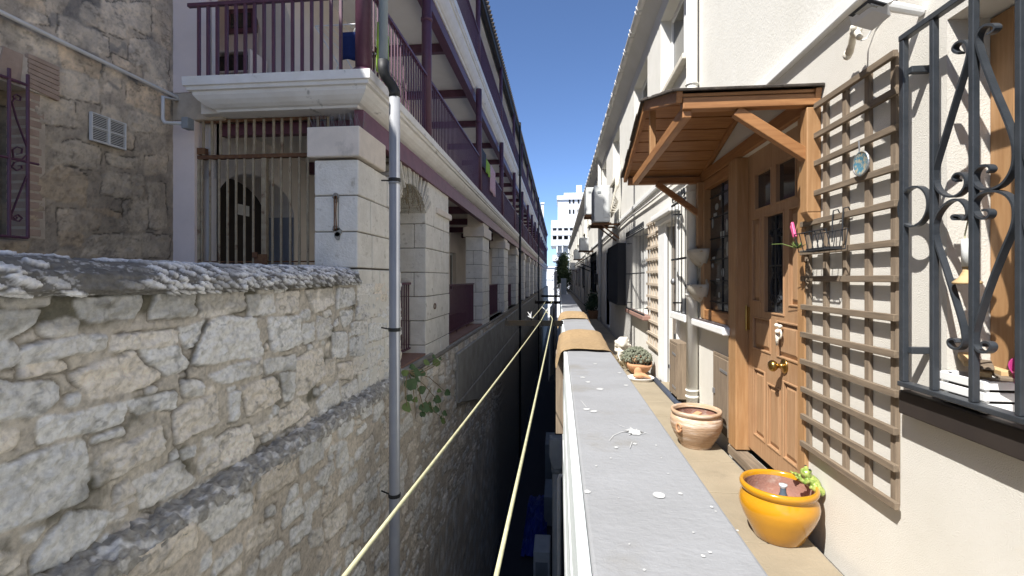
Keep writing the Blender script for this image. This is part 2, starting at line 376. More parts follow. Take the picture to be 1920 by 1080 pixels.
UP+=[(C_,q) for q in [
 [(60,710),(170,450),(330,420),(430,440),(475,650)],[(510,430),(705,420),(710,590),(540,630)],[(385,300),(545,290),(550,400),(400,425)],[(565,300),(695,265),(695,390),(560,405)],
 [(740,270),(890,255),(905,350),(790,405)],[(925,260),(1020,260),(1030,350),(920,380)],[(300,265),(370,260),(365,380),(300,395)],[(95,265),(290,260),(290,410),(110,430)],
 [(720,470),(790,460),(785,570),(725,585)],[(800,430),(880,440),(885,540),(810,560)],[(940,400),(1020,385),(1020,450),(965,490)],[(895,525),(980,520),(975,660),(900,670)],
 [(485,680),(680,655),(675,730),(500,760)],[(415,670),(465,665),(470,760),(415,775)],[(165,770),(400,690),(405,770),(220,825)],[(675,690),(760,630),(835,615),(850,770),(740,885),(680,890)],
 [(585,770),(670,750),(665,910),(610,930)],[(350,850),(550,780),(580,920),(400,1010)],[(800,930),(930,800),(940,930),(820,1020)],[(950,850),(1040,800),(1045,900),(950,960)],
 [(510,1060),(690,910),(760,970),(650,1080),(540,1110)],[(285,880),(340,870),(335,1040),(280,1060)],[(860,680),(915,670),(910,780),(850,810)],[(930,710),(1010,695),(1010,790),(940,795)],
 [(1045,220),(1140,200),(1140,340),(1050,345)],[(1010,470),(1100,455),(1100,520),(1010,535)],[(1000,560),(1085,540),(1090,650),(1000,660)],[(1150,230),(1215,225),(1220,330),(1150,340)],
 [(1045,370),(1110,350),(1120,440),(1040,450)],[(1060,780),(1130,720),(1130,830),(1060,880)],[(1110,470),(1190,460),(1190,560),(1115,570)],[(1190,370),(1245,355),(1245,440),(1190,450)]]]
UP+=[(D_,[(110,330),(240,190),(440,110),(445,290),(320,390),(110,450)])]
LO=[(D_,q) for q in [
 [(480,430),(710,280),(720,460),(480,610)],[(750,220),(880,185),(890,340),(750,430)],[(100,710),(440,540),(435,690),(200,850)],[(840,470),(950,350),(960,420),(880,510)],
 [(640,660),(750,590),(765,670),(640,780)],[(420,790),(580,730),(570,830),(410,940)],[(210,990),(370,870),(370,920),(200,1080)],[(500,930),(640,850),(650,900),(500,1050)],
 [(690,800),(820,690),(810,800),(690,910)],[(890,590),(970,520),(970,600),(890,690)],[(900,730),(1040,620),(1050,740),(920,860)],[(1000,480),(1110,400),(1110,480),(990,570)],
 [(650,1000),(750,930),(750,1040),(640,1100)],[(800,800),(890,770),(890,870),(810,900)],[(1085,570),(1160,480),(1160,590),(1085,660)],[(1010,830),(1120,730),(1130,830),(1000,910)]]]
LO+=[(B,[(820,930),(950,850),(1170,750),(1150,920),(870,1080)])]
XU,XL=-2.10,-1.95
ZLEDGE=-1.235
rw=thing('rubble_wall',(-2.0,2.0,STREET),'tall rubble stone retaining wall with pebbled coping and mossy ledge, left foreground','wall')
def paint(Yg,Zg,D,ID,R,seed,stone,mort,soft=.006,gapk=.42):
    mask=sm(soft,-soft,D)
    r=R[ID]
    tone=.88+.14*r[...,0]
    warm=r[...,1]
    cs=lerp3(stone,(stone[0]*1.02,stone[1]*.94,stone[2]*.84),sm(.35,1,warm))*tone[...,None]
    blot=fbm(Yg*5,Zg*5,seed+9)
    cs=cs*(1-.1*sm(.5,.72,blot))[...,None]
    cm=np.array(mort)*(.84+.3*fbm(Yg*14,Zg*14,seed+2))[...,None]
    c=cm*(1-mask[...,None])+cs*mask[...,None]
    gap=sm(-.004,.003,D)*sm(.014,.006,D)*sm(.4,.6,vn(Yg*7,Zg*7,seed+31))
    c=c*(1-gapk*gap[...,None]); fl=sm(.05,.0,np.abs(fbm(Yg*6+Zg*3,Zg*9,seed+70,4)-.5))*sm(.5,.6,fbm(Yg*4,Zg*4,seed+71))*mask; c=c*(1-.42*fl[...,None]); pit=sm(.58,.68,fbm(Yg*42,Zg*42,seed+80,3)); c=c*(1-.2*pit[...,None])
    face=fbm(Yg*16,Zg*22,seed+4,5)
    ridg=1-np.abs(2*fbm(Yg*8+Zg*5,Zg*13,seed+8,4)-1)
    hgt=mask*(.004+.005*(1-np.exp(np.clip(D,-1,0)/.012)))+mask*(.036*(face-.5)+.022*(ridg-.7)+.014*r[...,2]+.012*(np.abs(2*fbm(Yg*34,Zg*44,seed+12,3)-1)-.4))+(1-mask)*(.003+.018*(fbm(Yg*20,Zg*20,seed+6)-.5))-.014*gap
    return c,hgt,mask
ys=np.concatenate([np.arange(-1.0,1.4,.05),np.arange(1.4,6.0,.008),np.arange(6.0,6.21,.02)])
zs=np.arange(ZLEDGE-.03,-.055,.008)
ys=np.unique(ys)
Yg,Zg,D,ID,R=stone_field(ys,zs,[Q(o[0],o[1],q,XU) for o,q in UP],11,[(1500,.14,.4,.1,.2,-1,7.4),(3500,.07,.2,.05,.11,-1,7.4),(1500,.04,.1,.03,.06,-1,7.4)])
c,hg,mk=paint(Yg,Zg,D,ID,R,11,(.93,.92,.89),(.64,.585,.505))
moss=sm(.47,.66,fbm(Yg*4,Zg*4,77)+.55*sm(-.35,-.08,Zg)*sm(5.2,2.2,Yg)-.12)*(1-.55*mk)
c=c*(1-moss[...,None])+np.array((.16,.15,.115))*moss[...,None]
# dark mortar vein running down through the courses
vy=np.interp(Zg,[XP(352,700,XU)[1],XP(360,650,XU)[1],XP(388,600,XU)[1]],[XP(348,700,XU)[0],XP(362,650,XU)[0],XP(388,600,XU)[0]])
vein=sm(.05,.015,np.abs(Yg-vy)+.03*fbm(Yg*20,Zg*20,5))*sm(XP(352,715,XU)[1]-.02,XP(352,715,XU)[1]+.03,Zg)*sm(XP(388,595,XU)[1]+.02,XP(388,595,XU)[1]-.02,Zg)
c=c*(1-.75*vein[...,None]); 
wetd=sm(.1,.0,Zg-ZLEDGE+.0)*sm(.4,.6,fbm(Yg*3,Zg*9,21)); c=c*(1-.6*wetd[...,None])
grid_obj('wall_face',np.stack([XU+hg,Yg,Zg],-1),c,M['rubble'],rw)
# ledge
ys=np.unique(np.concatenate([np.arange(-1,1.4,.05),np.arange(1.4,6.3,.01)])); ss=np.linspace(0,1,34)
Yl,S=np.meshgrid(ys,ss,indexing='ij')
lump=fbm(Yl*14,S*3+Yl*2,31,5)
xl=XU-.03+(XL-XU+.05)*np.sin(S*PI/2)**.8+.03*(lump-.5)*sm(0,.2,S)
zl=ZLEDGE+.025-.11*S**2.2+.07*(lump-.5)+.03*(vn(Yl*45,S*9,4)-.5)
peb=sm(.62,.7,vn(Yl*22,S*6,9))
cl=lerp3((.42,.395,.35),(.85,.83,.79),peb*.7)*(.4+1.1*fbm(Yl*40,S*14,12))[...,None]
grid_obj('ledge',np.stack([xl,Yl,zl],-1),cl,M['rubble'],rw)
# lower face
ys=np.unique(np.concatenate([np.arange(-1,1.2,.06),np.arange(1.2,7.0,.011),np.arange(7,16,.04),np.arange(16,86,1.0)]))
zs=np.unique(np.concatenate([np.arange(STREET,-4.2,.12),np.arange(-4.2,ZLEDGE-.045,.013)]))
Yg,Zg,D,ID,R=stone_field(ys,zs,[Q(o[0],o[1],q,XL) for o,q in LO],23,[(2200,.16,.42,.1,.22,-1,9),(2600,.07,.18,.05,.11,-1,9),(2500,.2,.5,.1,.22,7,16)])
c,hg,mk=paint(Yg,Zg,D,ID,R,23,(.93,.91,.865),(.7,.625,.53))
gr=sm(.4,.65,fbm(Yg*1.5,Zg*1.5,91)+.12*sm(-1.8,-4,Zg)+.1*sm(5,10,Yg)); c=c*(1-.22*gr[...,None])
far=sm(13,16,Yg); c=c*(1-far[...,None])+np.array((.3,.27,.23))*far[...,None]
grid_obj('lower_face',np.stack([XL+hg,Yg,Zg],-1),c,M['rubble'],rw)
# coping with stones set on edge
ys=np.unique(np.concatenate([np.arange(-1,1.4,.05),np.arange(1.4,4.86,.007)])); ss=np.linspace(0,1,58)
Yc,S=np.meshgrid(ys,ss,indexing='ij')
prx=np.interp(ss,[0,.15,.35,.6,.8,.92,1],[-2.075,-2.06,-2.09,-2.2,-2.34,-2.48,-2.56]); prz=np.interp(ss,[0,.15,.35,.6,.8,.92,1],[-.075,-.05,0.02,.085,.1,.07,-.1])
rs=np.random.RandomState(3); cells=[]
yc=-1.0
LEN=.75
while yc<5.0:
    st=.12 if yc<2.35 else .06
    k=0; x=0
    while x<LEN:
        hgt_=rs.uniform(.07,.13)
        cells.append((yc+rs.uniform(-.02,.02)+st*.3*(k%2),x+hgt_/2,st*rs.uniform(.6,1.),hgt_*.95,rs.rand(),rs.rand())); x+=hgt_; k+=1
    yc+=st
Sm=S*LEN; d1=np.full(Yc.shape,9.); d2=np.full(Yc.shape,9.); wh=np.zeros(Yc.shape)
wy=.02*(fbm(Yc*18,S*12,7)-.5)
for (cy,cs_,a_,h_,rv,rv2) in cells:
    i0,i1=np.searchsorted(ys,(cy-.22,cy+.22))
    if i1<=i0: continue
    dy=Yc[i0:i1]+wy[i0:i1]-cy; ds=Sm[i0:i1]-cs_; dy=dy+.5*ds
    q=np.sqrt((dy/(a_*.5))**2+(ds/(h_*.5))**2)
    s1=d1[i0:i1]; s2=d2[i0:i1]; m=q<s1
    s2[:]=np.where(m,s1,np.minimum(s2,q)); s1[m]=q[m]; wh[i0:i1][m]=rv-.1 if cy>2.35 else rv-.5
edge=sm(.16,.3,d2-d1+.25*(fbm(Yc*50,S*40,16)-.5))*sm(1.1,.95,d1+.7*(fbm(Yc*40,S*30,15)-.5))
bright=sm(.08,.2,wh)*edge
grime=sm(.5,.62,fbm(Yc*5,S*4,41))
spk=sm(.6,.66,fbm(Yc*45,S*34,63,3))*.55; bright=np.maximum(bright,spk*(1-grime)*.7)
cc=lerp3((.21,.2,.18),(.95,.94,.92),bright*(1-.45*grime))*(.65+.6*fbm(Yc*30,S*20,19))[...,None]
hp=.016*edge*sm(.0,.3,wh)+.018*(fbm(Yc*16,S*12,61)-.5)+.014*(fbm(Yc*55,S*40,62)-.5)
tx=np.gradient(prx); tz=np.gradient(prz); nl=np.hypot(tx,tz); nx=-(-tz)/nl; nz=-tx/nl
sag=.012*np.sin(Yc*1.7)
P=np.stack([prx[None,:]+nx[None,:]*hp,Yc,prz[None,:]+nz[None,:]*hp+sag],-1)
grid_obj('coping',P,cc,M['rubble'],rw)
g=MB(); g.box(-2.5,-2.13,-1,4.85,-1.35,-.02); g.box(-2.3,-2.0,-1,85,STREET,-1.3); g.build('wall_core',M['joint'],rw)
# ================================================================== STONE HOUSE (left)
sh=thing('stone_house',(-4.4,2.0,-.12),'old brown stone house wall with brick lintel at the far left','building')
XH=-4.32
def H(pts): return [XP(p[0]/3.6,p[1]/3.6,XH) for p in pts]
def H2(pts): return [XP(p[0]/4.5,p[1]/4.5+260,XH) for p in pts]
HQ=[H(q) for q in [[(550,30),(600,20),(860,150),(855,260),(640,190),(550,140)],[(670,10),(1010,20),(1020,240),(860,180),(700,60)],[(1030,60),(1150,100),(1150,340),(1030,260)],
 [(390,90),(730,260),(740,380),(400,270)],[(880,260),(1040,270),(1140,350),(1130,560),(870,400)],[(760,370),(950,450),(950,520),(770,430)],[(970,480),(1125,550),(1120,620),(970,545)],
 [(130,60),(320,120),(340,170),(150,130)],[(230,640),(500,700),(520,860),(230,840)],[(390,460),(660,540),(660,700),(400,650)],[(50,150),(380,330),(370,420),(60,270)],[(400,290),(680,420),(660,530),(410,440)],
 [(860,540),(1140,660),(1140,800),(860,700)],[(870,750),(1140,840),(1140,900),(880,880)]]]
HQ+=[H2(q) for q in [[(440,60),(700,20),(850,90),(840,250),(460,220)],[(330,320),(450,240),(710,290),(720,560),(330,490)],[(870,300),(1220,310),(1200,500),(860,480)],[(480,590),(840,640),(830,760),(490,770)],
 [(1040,520),(1250,530),(1240,770),(1030,770)],[(730,590),(1010,620),(1010,680),(760,600)],[(490,770),(690,790),(680,900),(490,880)],[(780,810),(1180,820),(1180,1000),(690,990)],[(900,130),(1160,170),(1150,260),(900,210)],[(1260,370),(1400,380),(1410,760),(1260,770)],[(1220,150),(1410,150),(1400,280),(1230,300)],[(1210,810),(1430,830),(1430,990),(1210,1000)]]]
ys=np.unique(np.concatenate([np.arange(-6,2.6,.2),np.arange(2.6,5.02,.012)])); zs=np.unique(np.concatenate([np.arange(-.2,3.2,.014),np.arange(3.2,7.2,.25)]))
Yg,Zg,D,ID,R=stone_field(ys,zs,HQ,41,[(500,.2,.5,.12,.28,-6,4.84),(600,.12,.3,.08,.16,2.6,4.84)],warp=.03)
c,hg,mk=paint(Yg,Zg,D,ID,R,41,(.88,.75,.57),(.62,.525,.4),soft=.014,gapk=.7)
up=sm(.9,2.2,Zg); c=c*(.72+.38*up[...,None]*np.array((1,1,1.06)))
dk=sm(.55,.62,fbm(Yg*4+3,Zg*4,55)); dk*=sm(1.4,1.9,Zg)*.6*(1-mk*.6); c=c*(1-dk[...,None])+np.array((.2,.205,.21))*dk[...,None]
st=sm(.5,.65,fbm(Yg*3,Zg*2,66)); c=c*(1-.2*st[...,None])
hg=hg*.4
# window opening hole: push back
wy0,wy1=2.2,XP(52,200,XH)[0]; wz0=XP(30,450,XH)[1]; wz1=XP(30,150,XH)[1]
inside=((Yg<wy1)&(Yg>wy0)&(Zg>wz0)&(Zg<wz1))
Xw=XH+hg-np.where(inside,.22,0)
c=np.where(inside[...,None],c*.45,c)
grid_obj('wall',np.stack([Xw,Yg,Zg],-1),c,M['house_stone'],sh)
g=MB(); g.box(-9,XH-.3,-6,5.0,-.2,7.18); g.build('house_core',M['plaster'],sh)
# brick lintel and jamb bricks
g=MB()
for k in range(7):
    p0=XP(46+k*.2,103+k*9.2,XH); p1=XP(105,129+k*9.4,XH)
    g.bar((XH+.012,p0[0],p0[1]-.005),(XH+.012,p1[0],p1[1]-.005),.05,.036)
for k in range(5):
    a=math.radians(74+ k*5)
    y=XP(4+k*9,100,XH)[0]-.05; g.bar((XH+.012,y,1.55),(XH+.012,y+.05*(1-k*.15),1.80),.05,.034,up=(0,1,0))
lo=g.build('brick_lintel',M['brick'],sh,bevel=.004)
g=MB(); pa=XP(0,92,XH); pb=XP(104,172,XH); g.box(XH-.2,XH+.024,2.9,pb[0]-.005,1.535,1.79); g.build('mortar_bed',M['mortar'],lo)
g=MB()
for k in range(16):
    z=.35+k*.075
    g.box(XH-.2,XH+.007,wy1-.005,wy1+random.uniform(.08,.13),z,z+.055)
lo=g.build('brick_jamb',M['brick'],sh,bevel=.004)
g=MB(); g.box(XH-.22,XH+.004,wy1-.004,wy1+.13,.33,1.53); g.build('mortar_bed',M['house_plain'],lo)
# purple window grille
wg=thing('window_grille',(XH+.1,3.4,wz0),'purple wrought iron grille with scrolls over the stone house window','grille')
XG=XH+.09
g=MB()
for px in (17,52,-20):
    a=XP(px,140 if px>30 else 128,XG); g.tube([(XG,a[0],XP(px,446,XG)[1]),(XG,a[0],a[1])],.013,6)
for py in (446,):
    g.tube([(XG,XP(52,py,XG)[0],XP(52,py,XG)[1]),(XG,2.6,XP(52,py,XG)[1])],.012,6)
p=XP(52,160,XG); g.tube([(XG,p[0],p[1]),(XG,2.6,p[1])],.012,6)
p=XP(52,304,XG); g.tube([(XG,p[0]+.08,p[1]),(XG,2.6,p[1])],.01,6)
g.build('bars',M['purple'],wg)
g=MB()
def Hs(pts): return [XP(p[0]/4.5,p[1]/4.5+260,XG) for p in pts]
def Hq(pts): return [XP(p[0]/3.6,p[1]/3.6,XG) for p in pts]
for pl in (Hq([(110,660),(95,670),(90,650),(110,635),(140,655),(135,680),(95,670),(80,690),(110,800),(180,990),(185,1040),(150,1075),(90,1065),(85,1010),(115,990),(150,1005),(145,1035),(115,1040)]),
           Hs([(130,655),(145,665),(130,685),(110,660),(150,640),(185,670),(160,700),(100,680),(95,640),(110,600),(180,420),(235,290),(230,210),(190,180),(120,200),(100,240),(140,270),(185,250),(180,225),(155,230)])):
    g.ribbon(pl,XG-.008,XG+.008,.006)
g.build('scrollwork',M['purple'],wg)
# vent
vt=thing('air_vent',(XH+.02,4.2,1.25),'pale louvred air vent set in the brown stone wall','vent')
va=XP(172,212,XH+.03); vb=XP(233,279,XH+.03)
g=MB(); y0,y1=va[0],vb[0]; z0,z1=vb[1]-.0,va[1]+.0
ymid=(y0+y1)/2; zmid=(z0+z1)/2; x0=XH+.015; x1=XH+.045
for a,b in ((y0-.012,y0),(ymid-.01,ymid+.01),(y1,y1+.012)): g.box(x0,x1,a,b,z0-.012,z1+.012)
for a,b in ((z0-.012,z0),(zmid-.006,zmid+.006),(z1,z1+.012)):
    g.box(x0,x1-.003,y0,ymid-.01,a,b); g.box(x0,x1-.003,ymid+.01,y1,a,b)
g.build('frame',M['cond'],vt,bevel=.002)
g=MB()
n=15
for k in range(n):
    z=z0+(k+.5)*(z1-z0)/n
    if abs(z-zmid)<.008: continue
    for a,b in ((y0,ymid-.01),(ymid+.01,y1)): g.bar((XH+.03,a,z),(XH+.03,b,z),.018,.005,up=(.5,0,.86))
g.build('slats',M['cond'],vt)
g=MB(); g.box(XH+.01,XH+.018,y0,y1,z0,z1); g.build('backing',M['dark'],vt)
# conduit on stone wall
pts=[XP(-120,-36,XH+.05),XP(0,22,XH+.05),XP(150,95,XH+.05),XP(330,181,XH+.05)]
g=MB(); pp=[(XH+.05,a,b) for a,b in pts]; e=pp[-1]
pp+= [(XH+.06,e[1]+.06,e[2]-.03),(XH+.065,4.79,e[2]-.08),(XH+.065,4.79,1.72),(XH+.09,4.79,1.68),(-4.02,4.78,1.66)]
g.tube(pp,.019,8); tag(g.build('conduit',M['cond'],None,smooth=True),'white conduit pipe sloping down across the brown stone wall','pipe')
g=MB(); g.box(-4.0,-3.93,4.74,4.84,1.6,1.72); tag(g.build('junction_box',M['acg'],None,bevel=.006),'small grey junction box at the conduit end above the gate','junction box')
# ================================================================== ARCADE BUILDING
ab=thing('veranda_building',(-2.1,4.84,STREET),'long building with limestone pillars and two purple railed verandas, left of alley','building')
YE=84
XI=-3.9                                           # inner house wall
def ashlar(g,jg,x0,x1,y0,y1,z0,z1,ch,nf,ns,seed):
    r=random.Random(seed); n=max(1,round((z1-z0)/ch)); h=(z1-z0)/n
    jg.box(x0+.012,x1-.012,y0+.012,y1-.012,z0,z1)
    for k in range(n):
        za=z0+k*h+.006; zb=z0+(k+1)*h-.006
        cuts=[y0]+[y0+(y1-y0)*(i+ (r.uniform(-.25,.25)))/ns for i in range(1,ns)]+[y1]
        xm=x0+(x1-x0)*r.choice((.45,.55,.6)) if nf==2 and k%2 else None
        for i in range(len(cuts)-1):
            a=cuts[i]+(.006 if i else 0); b=cuts[i+1]-(.006 if i<len(cuts)-2 else 0); o=r.uniform(0,.014)
            if xm and i==0:
                g.box(x0,xm-.004,a,b,za,zb); g.box(xm+.004,x1+o,a-r.uniform(0,.006),b,za,zb)
            else: g.box(x0,x1+o,a-(r.uniform(0,.006) if i==0 else 0),b,za,zb)
XF=-2.10
pil=[(4.84,6.19),(7.42,9.05),(13.1,14.35),(18.3,19.7)]+[(18.3+5.2*k,19.6+5.2*k) for k in range(1,13)]
def zs_(y): return float(np.interp(y,[6,13,20,84],[-1.17,-1.28,-1.38,-1.5]))
for k,(a,b) in enumerate(pil):
    g=MB(); jg=MB(); xb=XF-.47
    zt=1.25 if k<2 else 1.15
    base=.11 if k==0 else zs_(a)-.25
    ashlar(g,jg,xb,XF,a,b,base,zt,.375 if k==0 else .36,2,3 if k<2 else 2,k+3)
    if k==0: ashlar(g,jg,xb+.2,XF+.005,a+.02,b,-1.26,.102,.3,1,4,55)
    po=g.build('pillar',M['ashlar'],ab,bevel=.012)
    jg.build('mortar_core',M['joint'],po)
    c=MB(); ce=.045
    if k==0: c.box(xb-.06,XF+ce,a-.05,a+.72,zt+.02,1.585)
    elif k==1: c.box(xb-.02,XF+ce,a+.62,b+.05,zt-.14,1.22)
    else: c.box(xb-.06,XF+ce+.02,a-.07,b+.07,zt,zt+.28)
    c.build('cap',M['cap'],po,bevel=.015)
    if k>=1:
        q=MB(); q.box(xb+.02,XF-.0,a+.15,b-.05,(1.225 if k==1 else zt+.284),1.78); q.build('impost_block',M['cap' if k>1 else 'ashlar'],po,bevel=.01)
# arch between the first two pillars
g=MB(); ya,yb=6.17,7.42; cy=(ya+yb)/2; half=(yb-ya)/2; rise=.34; zsprg=1.02
Rr=(half*half+rise*rise)/(2*rise); zc=zsprg+rise-Rr; th0=math.asin(half/Rr); r=random.Random(5); n=30
for k in range(n):
    t0=-th0+2*th0*k/n+.005; t1=-th0+2*th0*(k+1)/n-r.uniform(.006,.014); ro=Rr+.36+r.uniform(-.07,.07); d=r.uniform(-.03,.025)
    q=[(cy+rr*math.sin(t),zc+rr*math.cos(t)) for rr,t in ((Rr,t0),(Rr,t1),(ro,t1),(ro,t0))]
    g.prism(q,'x',XF-.45,XF+d)
g.build('rubble_arch',M['ashlar_rough'],ab,bevel=.006)
g=MB()
q=[(cy+(Rr+.02)*math.sin(t),zc+(Rr+.02)*math.cos(t)) for t in np.linspace(-th0,th0,14)]
q+= [(yb,1.66),(ya,1.66)]
g.prism(q,'x',XF-.43,XF-.03); g.build('arch_backing',M['joint'],ab)
# floor slab and sills
sg=MB(); tg=MB()
for k in range(len(pil)-1):
    a=pil[k][1]; b=pil[k+1][0]; z=zs_((a+b)/2)
    tg.box(-3.9,XF-.0,a-.05,b+.05,z-.03,z); sg.box(-2.9,XF+.05,a-.3,b+.3,z-.12,z-.034)
tg.split('floor_bay',M['redtile'],ab); sg.split('sill',M['plaster'],ab,bevel=.01)
g=MB(); g.box(-3,XL+.06,8.9,YE,-2.35,-1.42); g.box(-3,XF+.02,6.2,YE,-1.75,-1.3); 
g.prism([(8.9,-2.35),(YE,-2.35),(YE,-4.4),(11.4,-2.9)],'x',-3,XL+.075); g.build('plaster_band',M['plaster'],ab,bevel=.02)
# inner house body
def wallx(g,x,depth,y0,y1,z0,z1,holes,sgn=1,ys_extra=()):   # wall skin on plane X=x, recesses go to x-sgn*depth
    ys=sorted(set([y0,y1]+[h[0] for h in holes]+[h[1] for h in holes])); zz=sorted(set([z0,z1]+[h[2] for h in holes]+[h[3] for h in holes]))
    for i in range(len(ys)-1):
        for j in range(len(zz)-1):
            ym=(ys[i]+ys[i+1])/2; zm=(zz[j]+zz[j+1])/2
            if any(h[0]<ym<h[1] and h[2]<zm<h[3] for h in holes): continue
            g.add([(x,ys[i],zz[j]),(x,ys[i+1],zz[j]),(x,ys[i+1],zz[j+1]),(x,ys[i],zz[j+1])],[(0,1,2,3) if sgn>0 else (3,2,1,0)])
    for h in holes:
        d=h[4] if len(h)>4 else depth; xb=x-sgn*d; a,b,c,e=h[:4]
        for q in ([(x,a,c),(x,a,e),(xb,a,e),(xb,a,c)],[(x,b,c),(xb,b,c),(xb,b,e),(x,b,e)],[(x,a,c),(xb,a,c),(xb,b,c),(x,b,c)],[(x,a,e),(x,b,e),(xb,b,e),(xb,a,e)]):
            g.add(q,[(0,1,2,3)])
holes=[(5.16,6.76,-.3,1.4,.55),(5.16,6.76,2.05,4.2,.55)]
for k in range(14):
    y=9.6+5.2*k
    holes+=[(y,y+1.0,-1.2,.95,.2),(y+2.2,y+3.2,-.5,.95,.2),(y,y+1,2.12,4.2,.2),(y+2.2,y+3.2,2.8,4.2,.2),(y,y+1,5.22,7,.2),(y+2.2,y+3.2,5.9,7,.2)]
g=MB(); wallx(g,XI,.2,5.06,YE,-1.6,7.5,holes); g.build('inner_wall',M['pinkw'],ab)
g=MB(); g.box(-4.5,XI-.02,YE-.1,YE,-1.6,7.5); g.box(-9,-5.6,4.9,YE,STREET,7.5); g.box(-5.6,-4.46,6.8,6.9,-1,7.4)
g.split('house_core',M['pink'],ab)
g=MB(); g.box(-4.6,-4.06,5.0,5.14,-.6,1.77); g.box(-4.6,-3.92,5.0,5.14,2.085,6.6); g.split('end_wall',M['pink'],ab,bevel=.004)
g=MB(); g.box(-4.6,-3.72,5.0,5.14,1.773,2.083); g.build('corbel_stone',M['house_plain'],ab,bevel=.012)
g=MB(); g.box(-4.06,-3.9,5.14,5.2,-.6,1.79); g.build('return_wall',M['pinkw'],ab)
# arch head over the ground-floor recess
g=MB(); q=[(5.16+.8+.8*math.sin(t),.9+.44*math.cos(t)) for t in np.linspace(-PI/2,PI/2,17)]
g.prism(q+[(6.76,1.42),(5.16,1.42)],'x',XI-.5,XI-.003); g.build('arch_head',M['pinkw'],ab)
g=MB(); q=[(5.08+.84+.84*math.sin(t),3.4+.78*math.cos(t)) for t in np.linspace(-PI/2,PI/2,17)]
g.prism(q+[(6.76,4.22),(5.08,4.22)],'x',XI-.5,XI-.003); g.build('arch_head',M['pinkw'],ab)
g=MB(); g.box(XI-.54,XI-.47,5.1,6.74,-.3,1.4); dr=g.build('door',M['dkbrown'],ab)
g=MB(); g.box(XI-.52,XI-.005,6.74,6.755,-.3,.9); g.build('jamb_panel',M['grey_arch'],ab)
g=MB(); a=XP(447,382,XI-.44); b=XP(468,406,XI-.44); g.box(XI-.45,XI-.444,a[0],b[0],b[1],a[1])
tag(g.build('paper_notice',M['white'],None),'white paper notice on the dark door behind the gate','notice')
g=MB(); g.box(-5.5,-5.45,4.9,6.8,2.06,4.4); g.build('recess_back',M['pinkw'],ab); g=MB(); g.box(-5.5,-4.46,4.9,6.8,2.0,2.06); g.build('recess_floor',M['redtile'],ab)
pg=MB(); fg=MB()
for h in holes[2:]:
    a,b,c_,e=h[:4]; x=XI-.16
    f=MB(); f.box(x-.02,x+.03,a,a+.08,c_,e); f.box(x-.02,x+.03,b-.08,b,c_,e); f.box(x-.02,x+.028,a+.08,b-.08,e-.08,e); f.box(x-.02,x+.028,a+.08,b-.08,c_,c_+.1)
    f.box(x-.02,x+.028,(a+b)/2-.03,(a+b)/2+.03,c_+.1,e-.08)
    if a<40:
        fo=f.build('door_frame' if c_ in (-1.2,2.12,5.22) else 'window_frame',M['white'],ab)
        p=MB(); p.box(x-.01,x,a+.08,b-.08,c_+.1,e-.08); p.build('pane',M['glass'],fo)
    else:
        fg.v and None; fg.add(f.v,f.f); pg.box(x-.01,x,a+.08,b-.08,c_+.1,e-.08)
struct(fg.build('window_frames',M['white'],ab),'stuff'); struct(pg.build('window_panes',M['glass'],ab),'stuff')
# cornices: profile swept round the corner
def cornice(prof,name,z,m,xw=XF,yw=4.84,xs=-3.66):
    g=MB(); n=len(prof); vs=[]; fs=[]
    for (px,py,dx,dy) in ((xs,5.05,-1,0),(xs,yw,-1,-1),(xw,yw,1,-1),(xw,YE,1,0)):
        for o,zz in prof: vs.append((px+dx*o,py+dy*o,z+zz))
    for i in range(3):
        for k in range(n-1): fs.append((i*n+k,(i+1)*n+k,(i+1)*n+k+1,i*n+k+1))
    g.add(vs,fs); return g.build(name,m,ab)
PR=[(-.3,0),(0.0,0),(.015,.02),(.05,.03),(.09,.055),(.13,.09),(.16,.13),(.165,.165),(.2,.17),(.2,.205),(.225,.21),(.228,.30),(-.3,.302)]
cornice(PR,'cornice',1.79,M['cornice'])
cornice([(o*.85,z*1.6) for o,z in PR],'cornice',4.72,M['cornice'])
g=MB(); g.box(-3.9,-2.3,4.9,YE,1.80,2.08); g.box(-3.9,-2.3,4.9,YE,4.73,5.19); g.box(-3.9,-2.2,4.9,YE,7.35,7.5); g.split('ceiling_slab',M['ceil'],ab)
# purple beams
g=MB(); g.box(-2.16,-2.06,4.9,YE,1.55,1.785); g.box(-4.0,-2.1,5.2,5.3,1.65,1.785)
for b in pil[1:]: pass
g.split('edge_beam',M['purple_beam'],ab)
g=MB(); g.box(-2.28,-2.12,4.9,YE,4.5,4.715); g.build('edge_beam',M['purple'],ab)
for k in range(30):
    y=4.77+2.37*k
    if y>YE-1: break
    if k>0:
        g=MB(); g.box(-3.88,-2.29,y-.06,y+.06,4.55,4.722); g.build('cross_beam',M['purple'],ab)
        g=MB(); g.box(-3.88,-2.2,y-.06,y+.06,1.62,1.795); g.build('cross_beam',M['purple'],ab)
    
# columns
colY=[4.77,7.13]+[11.9+4.77*k for k in range(15)]
for y in colY:
    r=.075 if y>5 else .085
    g=MB(); g.tube([(-2.0,y,2.08),(-2.0,y,4.74)],r,14); g.tube([(-2.0,y,3.9),(-2.0,y,3.95)],r+.012,14); g.tube([(-2.0,y,2.09),(-2.0,y,2.13)],r+.03,14); g.build('column',M['purple'],ab,smooth=True)
    g=MB(); g.tube([(-2.02,y,5.19),(-2.02,y,7.4)],.06,12); g.build('column',M['purple'],ab,smooth=True)
